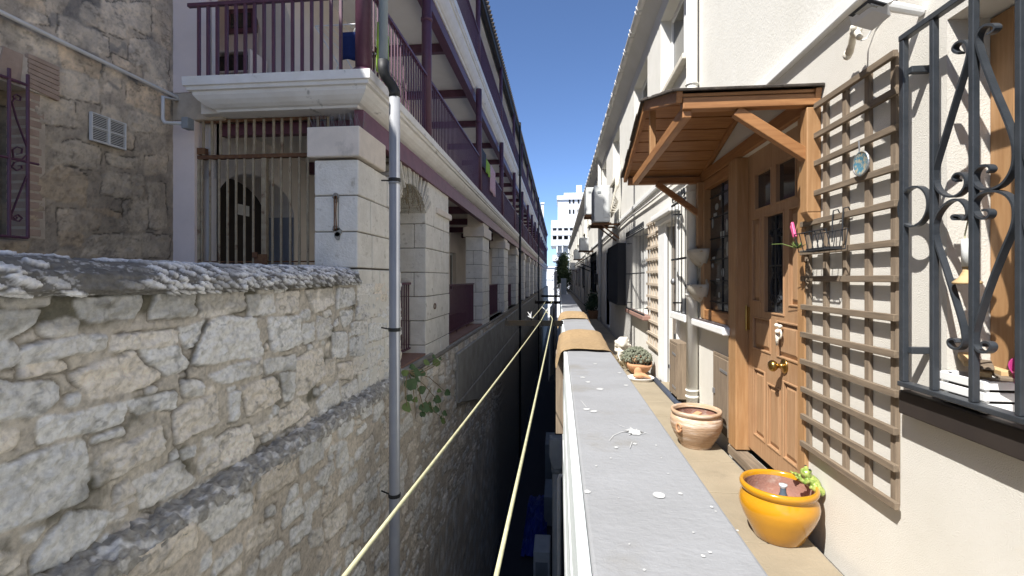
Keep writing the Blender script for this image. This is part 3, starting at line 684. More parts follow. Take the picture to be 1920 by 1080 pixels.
# railings
def railing(x,y0,y1,z0,h,sp=.105,m='purple',name='railing',bw=.016):
    g=MB(); g.box(x-.025,x+.025,y0,y1,z0+h-.035,z0+h); g.box(x-.015,x+.015,y0,y1,z0+.07,z0+.095)
    n=max(2,int((y1-y0)/sp))
    for k in range(n):
        y=y0+(k+.5)*(y1-y0)/n; g.box(x-bw/2,x+bw/2,y-bw/2,y+bw/2,z0+.0 if k%12==6 else z0+.09,z0+h-.03)
    return g.build(name,M[m],ab)
for i in range(len(colY)-1):
    railing(-1.99,colY[i]+.08,colY[i+1]-.08,2.09,.98); railing(-2.0,colY[i]+.08,colY[i+1]-.08,5.2,.95)
railing(-2.35,6.2,7.40,zs_(6.8),1.12); 
for k in range(1,len(pil)-1): railing(-2.35,pil[k][1]+.0,pil[k+1][0]-.0,zs_((pil[k][1]+pil[k+1][0])/2),1.12,.1)
# front balcony railing
g=MB(); yb=4.72
xa,za=YP(372,22,yb); xb_,zb=YP(668,4,yb); zr=2.90
g.box(-3.9,-2.08,yb-.02,yb+.02,zr-.035,zr)
for k in range(16):
    x=-3.78+k*(3.78-2.16)/15.6; b=.0135
    g.box(x-b,x+b,yb-b,yb+b,2.085,zr-.03 if k!=7 else 4.7)
g.build('railing',M['purple'],ab)
g=MB(); g.box(-4.0,-2.08,4.70,4.74,5.2+.93,5.2+.965); 
for k in range(16):
    x=-3.9+k*.115; g.box(x-.012,x+.012,4.708,4.732,5.19,6.14)
g.build('railing',M['purple'],ab)
# top floor pale panels and roof
g=MB(); g.add([(-1.98,4.4,7.55),(-1.98,YE+.3,7.55),(-6.5,YE+.3,9.6),(-6.5,4.4,9.6),(-1.98,4.4,7.48),(-1.98,YE+.3,7.48),(-6.5,YE+.3,9.5),(-6.5,4.4,9.5)],[(0,1,2,3),(7,6,5,4),(0,4,5,1),(1,5,6,2),(2,6,7,3),(3,7,4,0)])
for k in range(370):
    y=4.45+k*.216
    g.tube([(-1.93,y,7.57),(-2.6,y,7.87)],.055,6)
g.build('roof',M['roof'],ab)
g=MB(); g.box(-2.12,-2.0,4.5,YE,7.3,7.478); g.build('eave_board',M['dkbrown'],ab)
g=MB(); g.box(-2.75,-2.35,75,75.4,7.5,11.6); g.box(-2.85,-2.25,74.9,75.5,11.6,11.85); g.build('chimney',M['white'],ab)
# bird spikes on pillar cap
g=MB()
for k in range(46):
    x=-2.62+.6*k/46+random.uniform(-.005,.005); y=4.83+random.uniform(0,.1); g.tube([(x,y,1.58),(x+random.uniform(-.05,.05),y-.03,1.72)],.0018,3)
g.build('bird_spikes',M['steel'],ab)
# tie bar with cement patches on first pillar
g=MB(); x,z=YP(630,368,4.83); z1=YP(630,432,4.83)[1]
for zz,rx,rz in ((z,.035,.035),(z-.035,.025,.04),(z1+.02,.04,.03),(z1-.02,.045,.045),(z1-.06,.03,.045)):
    q=[(x+(.02 if zz<z1 else 0)+rx*math.cos(t)*(1+.2*math.sin(3*t+zz*40)),zz+rz*math.sin(t)) for t in np.linspace(0,2*PI,15)[:-1]]; g.prism(q,'y',4.818,4.833-zz*.002)
g.split('cement_patch',M['plaster'],ab)
g=MB(); g.tube([(x-.012,4.815,z),(x-.008,4.81,(z+z1)/2),(x-.012,4.815,z1)],.006,6); g.tube([(x+.012,4.815,z),(x+.008,4.81,(z+z1)/2),(x+.012,4.815,z1)],.006,6); g.split('tie_bar',M['rust'],ab)
g=MB(); y,z=XP(815,574,XF+.02); g.tube([(XF+.025,y+.06*math.cos(t),z+.045*math.sin(t)) for t in np.linspace(0,2*PI,20)],.008,6)
g.build('iron_ring',M['rust'],ab)
# gate
gt=thing('iron_gate',(-3.2,5.07,.08),'tall barred gate in flaking cream paint with rusty frame behind the stone wall','gate')
yg=5.07
g=MB(); g.box(-4.06,-2.55,yg-.03,yg+.03,1.345,1.385); g.box(-4.1,-3.97,yg-.035,yg+.03,1.4,1.47); g.box(-4.05,-2.55,yg-.012,yg+.012,.18,.195); g.box(-4.0,-2.55,yg-.02,yg+.02,1.755,1.787)
g.split('rail',M['rust'],gt)
g=MB(); xg=YP(497,350,yg)[0]; g.box(xg-.028,xg+.028,yg-.03,yg+.03,.05,1.34); g.box(-4.09,-4.03,yg-.03,yg+.03,.05,1.34); g.split('stile',M['gatebar'],gt,bevel=.004)
g=MB()
for px in (384,400,416,432,447,463,479,497,515.5,531,548,565,581,598,617):
    x=YP(px,250,yg)[0]; g.box(x-.0145,x+.0145,yg-.027,yg-.013,1.39,1.775)
for px in (381,396,413,429,445,460.5,477,513,529,546,563,579):
    x=YP(px,350,yg)[0]; g.box(x-.0125,x+.0125,yg-.026,yg-.0125,.06,1.34)
g.build('bars',M['gatebar'],gt,bevel=.002)
g=MB(); x,z=YP(488,480,yg); g.box(x-.05,x+.1,yg-.04,yg-.026,z-.1,z+.02); g.box(x-.06,x+.0,yg-.06,yg-.041,z-.02,z+.04); g.build('latch_plate',M['rust'],gt,bevel=.004)
g=MB()
r=random.Random(9)
for k in range(66):
    x=-4.02+k*.0135; 
    g.tube([(x,yg+.02,1.33),(x+.012,yg+.02,1.28),(x,yg+.02,1.23),(x+.012,yg+.02,1.18),(x,yg+.02,1.13)],.0013,3)
g.build('wire_mesh',M['steel'],gt)
# balcony items
su=thing('shelf_unit',(-4.2,5.6,2.09),'pale shelf unit with baskets in the balcony recess','shelf')
g=MB(); yb2=6.0; xs0,_=YP(405,100,yb2); xs1,_=YP(470,100,yb2); xs0=max(xs0,-4.38)
xs0,xs1=-4.8,-4.3
for x in (xs0,xs1): g.box(x-.015,x+.015,6.3,6.7,2.09,3.2)
for z in (2.12,2.5,2.88,3.17): g.box(xs0+.015,xs1-.015,6.3,6.7,z,z+.025)
g.build('carcass',M['pinkw'],su)
g=MB()
for z in (2.15,2.53,2.91): g.box(xs0+.03,xs1-.04,6.33,6.68,z,z+.22)
g.split('basket',M['dkbrown'],su,bevel=.01)
g=MB(); g.box(-4.98,-4.5,6.76,6.798,3.68,4.04); fr=g.build('picture',M['purple'],None,bevel=.004); tag(fr,'purple framed dark picture on the balcony back wall','picture frame')
g=MB(); g.box(-4.9,-4.58,6.752,6.758,3.75,3.97); g.build('pane',M['glass'],fr)
dr_=thing('drying_rack',(-2.4,5.6,2.1),'folding wire clothes airer at the balcony corner','drying rack')
g=MB()
xa,za=YP(622,40,5.4); 
for k in range(7): g.tube([(-2.75+k*.08,5.2,2.86),(-2.75+k*.08,6.0,2.9)],.004,5)
g.tube([(-2.75,5.2,2.86),(-2.2,5.2,2.86),(-2.2,6.0,2.9),(-2.75,6.0,2.9),(-2.75,5.2,2.86)],.007,6); g.build('wire_top',M['white'],dr_)
g=MB(); g.tube([(-2.75,5.2,2.86),(-2.3,5.3,2.1)],.008,6); g.tube([(-2.25,5.2,2.86),(-2.7,5.3,2.1)],.008,6); g.tube([(-2.75,6.0,2.86),(-2.3,5.9,2.1)],.008,6); g.tube([(-2.25,6.,2.86),(-2.7,5.9,2.1)],.008,6); g.split('leg',M['white'],dr_)
def cloth(name,m,a,b,zt,zb,label,cat,grp=None,thick=.012,amp=.015,axis='y',seed=1):
    g=MB(); n=14; r=random.Random(seed); ph=r.random()*6; vs=[]; fs=[]
    for i in range(n+1):
        t=i/n; p=[a[0]+(b[0]-a[0])*t,a[1]+(b[1]-a[1])*t]
        dx=-(b[1]-a[1]); dy=(b[0]-a[0]); l=math.hypot(dx,dy); wv=amp*math.sin(t*9+ph)
        for j in range(7):
            s=j/6; vs.append((p[0]+dx/l*wv*s,p[1]+dy/l*wv*s,zt+(zb-zt)*s+.01*math.sin(t*5+ph)*s))
    for i in range(n):
        for j in range(6): fs.append((i*7+j,(i+1)*7+j,(i+1)*7+j+1,i*7+j+1))
    g.add(vs,fs); return tag(g.build(name,m,None,smooth=True,solid=thick),label,cat,grp)
x0,z0=YP(637,62,5.18); x1,z1=YP(668,112,5.18)
cloth('towel',M['bluec'],(x0,5.18),(x1+.06,5.18),z0,z1,'navy blue towel hanging from the clothes airer','towel')
cloth('trousers',M['darkc'],(x0+.1,5.35),(x1+.1,5.35),z1-.01,2.15,'black garment hanging below the navy towel','clothes')
ya_,za_=XP(704,60,-1.93)
cloth('towel',M['greenc'],(-1.94,4.98),(-1.94,5.3),2.75,2.22,'lime green cloth on the railing beside the grey drainpipe','towel')
def towel_px(px0,px1,pt,pb,m,label,s):
    X_=-1.945; y0,_=XP(px0,pt,X_); y1,_=XP(px1,pt,X_); ym=(px0+px1)/2
    zt=XP(ym,pt,X_)[1]; zb=XP(ym,pb,X_)[1]
    cloth('towel',m,(X_,y0),(X_,y1),zt,zb,label,'towel','laundry on the first floor railing',seed=s)
towel_px(902,911,283,316,M['darkc'],'dark grey cloth hung over the upper railing beside a green cloth',2)
towel_px(911,918,303,328,M['greenc'],'green cloth between the dark and the pink laundry on the railing',3)
towel_px(919,928,316,364,M['pinkc'],'long pink and white towel hanging outside the veranda railing',4)
# ================================================================== DRAINPIPES LEFT
dp=thing('drainpipe',(-1.7,4.84,STREET),'grey plastic drainpipe with black elbow in front of the limestone pillar','drainpipe')
g=MB(); g.tube([(-1.70,4.845,STREET),(-1.70,4.845,1.93)],.056,18); g.tube([(-1.70,4.845,.98),(-1.70,4.845,1.0)],.061,18); g.tube([(-1.70,4.845,-.55),(-1.70,4.845,-.53)],.06,18); g.build('lower_pipe',M['pvc'],dp,smooth=True)
g=MB(); g.tube([(-1.78,4.74,2.13),(-1.78,4.74,9)],.046,16); g.build('upper_pipe',M['pvc_dk'],dp,smooth=True)
g=MB(); g.tube([(-1.78,4.74,2.22),(-1.78,4.74,2.12),(-1.765,4.76,2.06),(-1.72,4.82,2.0),(-1.70,4.845,1.94),(-1.70,4.845,1.88)],[.055,.055,.052,.052,.058,.06],16); g.build('elbow',M['rubber'],dp,smooth=True)
g=MB()
for z in (1.02,-.53,-2.25):
    g.tube([(-1.70,4.845,z-.018),(-1.70,4.845,z+.018)],.063,16); g.tube([(-1.75,4.85,z),(-1.86,4.9,z+.012)],.008,6)
g.split('clamp',M['rubber'],dp)
def dpipe(y,z0,z1,label,x=-1.84,r=.055):
    g=MB(); g.tube([(x,y,z0),(x,y,z1)],r,10)
    for k in range(4):
        z=z0+(z1-z0)*(k+.7)/4.4; g.tube([(x,y,z),(x,y,z+.08)],r+.015,10)
    return tag(g.build('drainpipe',M['black'],None,smooth=True),label,'drainpipe','black drainpipes on the veranda building')
dpipe(XP(975,500,-1.84)[0],STREET,7.4,'nearer black drainpipe running up the veranda building')
dpipe(XP(1010,500,-1.84)[0],STREET,7.4,'farther thin black drainpipe on the veranda building')
# plant on the wall
pt=thing('fig_plant',(-1.95,7.2,-1.5),'leafy fig seedling sprouting from the rubble wall beside the drainpipe','plant')
def onw(zx,zy,x=-1.84): 
    y,z=XP(680+zx/2.571,400+zy/2.571,x); return (x,y,z)
g=MB(); root=onw(215,760,-1.97)
stems=[[(215,760),(240,820),(250,900),(255,990)],[(215,760),(300,750),(350,720)],[(215,760),(300,830),(360,900),(400,1010)],[(215,760),(320,790),(400,860)],[(215,760),(250,780),(300,960)],[(330,840),(300,900),(350,960),(390,990)],[(215,760),(205,850),(215,940)],[(260,780),(340,740),(390,700)]]
for k,s in enumerate(stems): g.tube([onw(a,b,-1.9+.02*i+.008*k) for i,(a,b) in enumerate(s)],[.008,.006,.005,.003][:len(s)],5)
g.build('stems',M['dry'],pt)
LF=[(355,720,26),(255,768,30),(235,825,34),(285,850,24),(310,720,22),(290,770,20),(300,935,30),(360,898,26),(215,935,28),(355,945,24),(410,865,24),(395,965,20),(390,1000,20),(290,970,18),(225,890,20),(330,945,20),(205,770,18),(375,700,12),(320,925,22),(265,800,18),(370,855,16),(345,690,16),(240,740,16),(380,985,14),(255,900,16)]
r=random.Random(4)
for k,(a,b,s) in enumerate(LF):
    g=MB(); c=Vector(onw(a,b,-1.86+.05*r.random())); R_=s/2.571/900*6.6*.92
    n=Vector((1,-.75+r.uniform(-.5,.5),.55+r.uniform(-.4,.4))).normalized(); e1=n.cross(Vector((0,0,1))).normalized(); e2=n.cross(e1); rot=r.uniform(0,6)
    vs=[c+n*.01]; N_=16
    for i in range(N_):
        t=2*PI*i/N_+rot; q=R_*(1+.13*math.cos(3*(t-rot))+.05*math.cos(8*t))*(.7 if i==0 else 1)
        vs.append(c+e1*math.cos(t)*q+e2*math.sin(t)*q*.9-n*.012*math.cos(2*t))
    g.add(vs,[(0,1+i,1+(i+1)%N_) for i in range(N_)]); g.build('leaf',M['leaf' if k%4 else 'leafl'],pt,smooth=True)
# dry roots dangling in the arch
g=MB(); r=random.Random(8)
for k in range(16):
    y=r.uniform(6.4,7.2); z=1.33; p=[(-2.12,y,z)]
    for i in range(5): p.append((p[-1][0]+r.uniform(-.02,.03),p[-1][1]+r.uniform(-.06,.05),p[-1][2]-r.uniform(.03,.09)))
    g.tube(p,.004,4)
tag(g.build('dry_roots',M['dry'],None),'tangle of dry roots dangling inside the small stone arch','roots')
# ================================================================== RIGHT: WALKWAY, PARAPET
g=MB(); g.box(.06,1.235,-1,60,-1.5,FLOOR-.006); struct(g.build('walkway_base',M['joint']))
g=MB(); y=-1.0; r=random.Random(2)
while y<40:
    l=r.uniform(.5,.62); xm=.62+r.uniform(-.03,.03)
    g.box(.30,1.225,y+.004,y+l-.004,FLOOR-.03,FLOOR+r.uniform(-.001,.002)); y+=l
struct(g.build('walkway',M['walk'],None,bevel=.004))
g=MB(); g.box(1.225,1.31,-1,60,-1.5,FLOOR-.07); struct(g.build('drain_channel',M['rubber']))
pw=thing('parapet_wall',(.17,3,-1.5),'white parapet wall with grey painted coping along the walkway','wall')
g=MB(); g.box(.055,.285,-.6,13,-1.49,-.455); g.build('wall_body',M['smooth'],pw)
g=MB(); g.box(.048,.297,-.6,2.99,-.455,-.42); g.box(.048,.297,2.998,4.9,-.455,-.422); g.box(.048,.297,4.908,13,-.455,-.424); g.build('coping',M['coping'],pw,bevel=.006)
g=MB(); 
for k,(za,zb,o) in enumerate(((-.62,-.425,.0),(-.8,-.624,.003),(-1.0,-.804,.001),(-1.2,-1.004,.004),(-1.36,-1.204,.002))): g.box(.028-o,.0475,-.6,3.0,za,zb)
g.box(.03,.0475,3.0,13,-1.36,-.43); g.build('side_boards',M['whiteb'],pw,bevel=.003)
g=MB(); zt=-.4185
def Zp(px,py,z=-.42):
    q=ray(px,py); t=z/q[2]; return (q[0]*t,q[1]*t)
r=random.Random(12)
for px,py,w_ in ((1190,811,22),(1235,930,17),(1172,905,0),(1113,772,9),(1100,768,9),(1101,923,9),(1318,1044,6),(1331,1037,5),(1276,927,6),(1116,683,5),(1162,700,5),(1092,708,7),(1103,717,7),(1125,730,10),(1174,723,7),(1190,833,6),(1155,840,6),(1253,889,3),(1334,952,5),(1342,960,3),(1230,836,3),(1145,860,3),(1180,1022,3),(1300,1000,3),(1208,1070,4),(1160,935,2),(1240,860,2),(1118,875,3),(1383,996,4)):
    if not w_: continue
    c=Zp(px,py); rx=w_/900*.42/((py-522)/900)*.72; g.disc((c[0],c[1],zt+r.random()*.0006),rx*.9,rx*1.05,16,.22 if px!=1235 else .06)
c=Zp(1190,811)
for k in range(26):
    a=r.uniform(0,2*PI); rr=r.uniform(.012,.02); a2=a+r.uniform(-.25,.25); rl=rr+r.choice((.003,.006,.01,.02))
    p=[(c[0]+.016*math.cos(a-.2),c[1]+.02*math.sin(a-.2)),(c[0]+.016*math.cos(a+.2),c[1]+.02*math.sin(a+.2)),(c[0]+rl*math.cos(a2),c[1]+rl*1.2*math.sin(a2))]
    g.add([(x_,y_,zt+.0007) for x_,y_ in p],[(0,1,2)])
def streak(pts,wd):
    P_=[Zp(a,b) for a,b in pts]
    for i in range(len(P_)-1):
        a=Vector((*P_[i],0)); b=Vector((*P_[i+1],0)); n=(b-a).cross(Vector((0,0,1))).normalized()*wd*(1-.2*i)
        g.add([(a.x-n.x,a.y-n.y,zt+.0009),(a.x+n.x,a.y+n.y,zt+.0009),(b.x+n.x*.8,b.y+n.y*.8,zt+.0009),(b.x-n.x*.8,b.y-n.y*.8,zt+.0009)],[(0,1,2,3)])
streak([(1180,808),(1163,812),(1150,818),(1142,828)],.0013); streak([(1172,803),(1160,798)],.001); streak([(1100,765),(1089,752)],.0009); streak([(1185,830),(1181,842)],.001)
g.build('bird_droppings',M['splat'],pw)
g=MB(); g.box(.055,.2,13.01,13.4,-1.5,.0); tag(g.build('gate_pier',M['acg'],None,bevel=.01),'grey pier closing the far end of the parapet','pier')
g=MB(); g.box(.05,.29,13.5,50,-1.5,-.48); tag(g.build('far_parapet',M['smooth'],None,bevel=.01),'low white parapet continuing beyond the grey pier','wall')
g=MB(); g.tube([(-.1,14.2,-3),(-.1,14.2,.2)],.045,10); tag(g.build('metal_post',M['steel'],None,smooth=True),'round grey metal post just left of the grey pier','post')
# burlap
def burlap(y0,y1,label,seed,hl=.1,hr=.06):
    nx=44; ny=26; g=MB(); vs=[]; fs=[]; r=random.Random(seed)
    L0=hl+.02; tot=hl+.27+hr
    for j in range(ny+1):
        t=j/ny; yy=y0+(y1-y0)*t
        for i in range(nx+1):
            s=i/nx*tot
            if s<hl: q=hl-s; x=.036-.012-.34*q-.012*math.sin(t*3+1); z=-.405-q*(1.25-.75*t)
            elif s<hl+.27: x=.03+(s-hl); z=-.402
            else: q=s-hl-.27; x=.302+.35*q; z=-.405-q*.9
            d=min(abs(s-hl),abs(s-hl-.27)); z-= .012*math.exp(-(d/.03)**2)
            u=s*9; wv=.009*math.sin(t*7+u*.6+seed)+.006*math.sin(t*13-u*1.1)+.014*math.sin(PI*t)*max(0,math.sin(u*.9-.4))+.012*math.exp(-((t-.75)/.12)**2)
            vs.append((x,yy+.02*math.sin(u*1.3+seed)+ .01*math.sin(u*4),z+max(-.005,wv)))
    for j in range(ny):
        for i in range(nx): a=j*(nx+1)+i; fs.append((a,a+1,a+nx+2,a+nx+1))
    g.add(vs,fs); return tag(g.build('burlap_cloth',M['burlap'],None,smooth=True,solid=.008,subd=1),label,'cloth','burlap cloths draped over the parapet')
burlap(2.78,3.72,'nearer and larger tan burlap cloth draped over the grey parapet',1,.105,.09)
burlap(5.0,5.9,'farther tan burlap cloth draped over the parapet behind the first',4,.09,.08)
g=MB(); g.box(-.02,.045,3.1,3.25,-1.0,-.48); tag(g.build('timber_strut',M['greyz'],None,bevel=.004),'weathered wooden strut under the nearer burlap cloth','strut')
# clothes lines and brackets
def bracket(y,x0,x1,z,label):
    g=MB(); g.box(x0,x1,y-.02,y+.02,z,z+.006); g.box(x0,x1,y-.02,y-.014,z-.045,z); g.tube([(x0+.01,y,z+.004),(x0+.01,y,z+.03)],.006,6); g.tube([(x0+.25,y,z+.004),(x0+.25,y,z+.03)],.006,6)
    return tag(g.build('line_bracket',M['bracket'],None,bevel=.002),label,'bracket','iron clothes line brackets on the parapet')
bracket(4.55,-.51,.04,-.405,'nearest black iron clothes line bracket beside the burlap')
bracket(9.0,-.45,.04,-.43,'second black iron clothes line bracket further along the parapet')
bracket(12.2,-.45,.04,-.43,'third clothes line bracket close to the grey pier')
bracket(.55,-.5,.04,-.44,'clothes line bracket beside the camera')
def Yq(px,py,y): a=YP(px,py,y); return (a[0],y,a[1])
def rope(pts,label,r=.0042):
    g=MB(); P_=[]
    for i in range(len(pts)-1):
        a=Vector(pts[i]); b=Vector(pts[i+1]); n=10
        for k in range(n):
            t=k/n; p=a.lerp(b,t); p.z-=.05*(b-a).length/5*4*t*(1-t)*.25; P_.append(p)
    P_.append(Vector(pts[-1])); g.tube(P_,r*.88,7)
    return tag(g.build('clothes_line',M['rope'],None,smooth=True),label,'rope','pale clothes lines')
rope([Yq(641,1086,.66),Yq(1014,602,4.55),Yq(1024,583,5.6),Yq(1040,556,9.0)],'left pale yellow clothes line running diagonally down the alley')
rope([Yq(929,1086,.68),Yq(1036,598,4.55),Yq(1034,594,4.7),Yq(1024,584,5.55)],'right pale yellow clothes line close to the parapet')
rope([Yq(998,597,4.6),Yq(1020,570,7.2),Yq(1024,562,9.0),Yq(1036,545,14)],'thin far clothes line beyond the nearest bracket',.004)
g=MB(); c=Vector(Yq(1024,583,5.58)); r=random.Random(6)
for k in range(9): g.tube([c,c+Vector((r.uniform(-.06,.06),r.uniform(-.03,.03),r.uniform(-.05,.07)))],.003,4)
tag(g.build('string_knot',M['white'],None),'white string knot tying two clothes lines together','knot')
g=MB(); c=Vector(Yq(996,596,4.54))
for k in range(7): g.tube([c,c+Vector((r.uniform(-.08,.05),r.uniform(-.02,.02),r.uniform(-.0,.06)))],.003,4)
tag(g.build('string_knot',M['white'],None),'loose white string end tied on the nearest bracket','knot')
cloth('hanging_clothes',M['darkc'],(-.13,7.0),(-.1,8.6),-.42,-1.5,'dark bluish washing hanging between the far brackets','clothes',amp=.03)
# ================================================================== RIGHT: TERRACE HOUSE
th=thing('terrace_house',(W,4,FLOOR),'cream stucco terrace house with gutter, upper windows and wooden front door','house')
d0=XP(1512,880,W)[0]; 
DO=(2.70,4.47,-1.25,.86)
up_w=[(5.01,6.32),(7.24,8.52),(10.5,11.8),(13.4,14.7),(16.4,17.7),(20,21.3),(24,25.3),(28,29.3),(32,33.3),(36,37.3),(41,42.3),(46,47.3)]
gh=[(.3,1.75,-.41,.87,.2),(4.74,5.24,-.34,.80,.14),(5.4,5.93,-1.27,.62,.1),(7.0,8.7,-.53,.75,.16),(9.5,11.3,-.5,.66,.12),(12.5,13.4,-1.27,.7,.12),(16.8,17.8,-.5,.62,.15),(18.8,19.8,-1.27,.66,.15)]
for y in (24,29,34,40): gh+=[(y,y+1,-1.27,.66,.15),(y+2,y+3.2,-.4,.66,.15)]
door_h=(DO[0],3.62,DO[2],DO[3],.06); side_h=(3.72,DO[1],-.36,DO[3],.05)
g=MB(); wallx(g,W,.15,-2.5,4.6,-1.6,1.16,[gh[0],door_h,side_h],sgn=-1); g.build('stucco_wall',M['stucco'],th)
g=MB(); wallx(g,W,.15,4.6,60,-1.6,1.16,gh[1:],sgn=-1); wallx(g,W,.17,-2.5,60,1.16,3.56,[(a,b,2.25,3.3,.17) for a,b in up_w],sgn=-1)
g.build('smooth_wall',M['smooth'],th)
g=MB(); g.box(W+.35,6,-2.5,60,STREET,3.49); g.build('house_core',M['smooth'],th)
g=MB(); g.box(.15,W+.35,-2.5,60,STREET,-1.52); g.build('lower_storey',M['smooth'],th)
# upper windows
for k,(a,b) in enumerate(up_w):
    x=W+.13
    f=MB()
    for q in ((a,a+.06,2.27,3.3),(b-.06,b,2.27,3.3),((a+b)/2-.03,(a+b)/2+.03,2.33,3.24)): f.box(x,x+.06,*q)
    f.box(x+.002,x+.058,a+.06,b-.06,2.27,2.33); f.box(x+.002,x+.058,a+.06,b-.06,3.24,3.3)
    fo=f.build('window_frame',M['white'],th,bevel=.004)
    p=MB(); p.box(x+.02,x+.03,a+.06,b-.06,2.33,3.24); p.build('pane',M['glass'],fo)
    s_=MB(); s_.box(W-.07,W+.13,a-.06,b+.05,2.2,2.262); s_.build('sill',M['stonew'],fo,bevel=.008)
# eaves, gutter, roof
g=MB(); g.prism([(W-.001,3.5),(W+.4,3.5),(W+.4,3.83),(1.15,3.83),(1.15,3.7),(1.2,3.64)],'y',-2.5,60); g.build('soffit',M['smooth'],th)
g=MB(); g.add([(1.12,-2.5,3.835),(1.12,60,3.835),(6,60,5.9),(6,-2.5,5.9),(1.12,-2.5,3.875),(1.12,60,3.875),(6,60,6),(6,-2.5,6)],[(3,2,1,0),(4,5,6,7),(0,1,5,4),(1,2,6,5),(2,3,7,6),(3,0,4,7)]); g.build('roof',M['roof'],th)
g=MB()
n=9; vs=[]; fs=[]
for yy in (-2.5,60):
    for k in range(n): a=PI+PI*k/(n-1); vs.append((1.125+.055*math.cos(a),yy,3.76+.06*math.sin(a)))
for k in range(n-1): fs.append((k,k+1,n+k+1,n+k))
g.add(vs,fs)
y=1.2
while y<50:
    g.tube([(1.125+.061*math.cos(t),y,3.76+.066*math.sin(t)) for t in np.linspace(PI,2*PI,8)],.008,5); g.tube([(1.125+.061*math.cos(t),y+.12,3.76+.066*math.sin(t)) for t in np.linspace(PI,2*PI,8)],.006,5); y+=.62
g.build('gutter',M['cond'],th,smooth=True)
# string course / trunking
g=MB(); zt=1.195
g.box(W-.035,W+.002,-2,11,zt-.012,zt+.055); g.box(W-.035,W+.002,11.02,50,zt-.05,zt+.02); tag(g.build('cable_trunking',M['white'],None,bevel=.006),'white cable trunking running along the stucco wall above the doors','trunking')
g=MB(); g.tube([(W-.03,4.9,1.05),(W-.03,7,1.07),(W-.03,9,1.1),(W-.03,16,1.02)],.015,6); tag(g.build('wall_cable',M['cond'],None),'thin grey cable pipe below the white trunking','cable')
# downpipe
def downpipe(y,z0,z1,x,label,r=.048):
    g=MB(); g.tube([(x,y,z0),(x,y,z1)],r,14)
    z=z0+.12
    while z<z1-.2:
        g.tube([(x,y,z),(x,y,z+.02)],r+.009,14); g.tube([(x,y,z+.06),(x,y,z+.075)],r+.009,14); z+=.95
    return tag(g.build('downpipe',M['smooth'],None,smooth=True),label,'downpipe','cream downpipes on the terrace house')
downpipe(4.62,FLOOR+.06,3.66,W-.065,'thick cream downpipe between the wooden porch and the barred window',.05)
downpipe(14.9,FLOOR,3.66,W-.06,'cream downpipe beyond the dark projecting window grille')
downpipe(21.9,FLOOR,3.66,W-.06,'far cream downpipe beside the awning')
g=MB(); g.tube([(W-.06,4.62,FLOOR+.06),(W-.1,4.58,FLOOR-.01),(W-.17,4.52,FLOOR+.0)],[.05,.052,.055],12); tag(g.build('pipe_shoe',M['white'],None,smooth=True),'white spout at the foot of the thick downpipe','pipe spout')
# porch door + sidelight
g=MB(); X0,X1=W-.02,W+.07
fy=[(DO[0]-.045,DO[0]+.035),(3.55,3.70),(DO[1]-.08,DO[1])]
g.box(X0,X1,DO[0]-.05,DO[0]+.03,DO[2],DO[3]); g.box(X0-.03,X1,3.55,3.70,DO[2]+.03,DO[3]); g.box(X0-.01,X1,DO[1]-.09,DO[1],-.36,DO[3])
g2=MB(); g2.box(X0-.012,X1,DO[0]-.05,DO[1]+.0,DO[3]+.003,DO[3]+.09); g2.box(X0-.005,X1,3.703,DO[1]-.093,-.36,-.27); g2.box(X0-.003,X1,3.703,DO[1]-.093,.78,DO[3])
g2.split('frame_rail',M['woody'],th,bevel=.005); fro=g.split('frame_post',M['woodz'],th,bevel=.006)
g=MB(); g.box(W+.03,W+.04,3.7,DO[1]-.09,-.27,.78); g.build('leaded_pane',M['leaded'],fro)
g=MB(); r=random.Random(31)
for k in range(15):
    y=r.uniform(3.76,4.32); z=-.2+.062*k; a_,b_=r.uniform(.02,.05),r.uniform(.02,.06)
    q=[(y+a_*math.cos(t),z+b_*math.sin(t)) for t in np.linspace(0,2*PI,11)[:-1]] if k%3 else [(y-a_,z-b_*.5),(y+a_,z-b_*.5),(y+a_,z+b_*.5),(y-a_,z+b_*.5)]
    g.prism(q,'x',W+.026,W+.0295)
g.split('pane_reflection',M['acg'],fro)  # pale discs and bars standing in for whitish patterned reflections on the pane
g=MB(); 
for k in range(3): yy=3.76+k*.15; g.box(W+.022,W+.031,yy-.004,yy+.004,-.27,.78)
for k in range(6): zz=-.2+k*.18; g.box(W+.0225,W+.0305,3.7,DO[1]-.09,zz-.004,zz+.004)
g.build('lead_cames',M['black'],fro)
# door leaf with sunk panels
XD=W+.035; ly0,ly1=DO[0]+.032,3.548; lz0,lz1=DO[2]+.06,DO[3]-.0
lw=ly1-ly0; ym=(ly0+ly1)/2
pan=[]
gy0,gy1=ym-.13,ym+.13
def zpx(py,px=1460): return XP(px,py,XD)[1]
zg0,zg1=zpx(565),zpx(392); zt0,zt1=zpx(372),zpx(285)
pan_glass=[(gy0,gy1,-.215,.4),(ym+.04,ly1-.13,.47,.70),(ly0+.13,ym-.04,.47,.70)]
pan_wood=[(ym+.055,ly1-.1,-.47,-.27),(ly0+.1,ym-.055,-.47,-.27),(ly1-.27,ly1-.11,-1.06,-.62),(ym-.08,ym+.08,-1.06,-.68),(ly0+.11,ly0+.27,-1.06,-.62),(ly1-.2,ly1-.09,-.15,.4),(ly0+.09,ly0+.2,-.15,.4)]
g=MB(); wallx(g,XD,.02,ly0,ly1,lz0,lz1,[(*p,.025) for p in pan_glass]+[(*p,.016) for p in pan_wood],sgn=-1)
lf=g.build('door',M['leafz'],th)
g=MB()
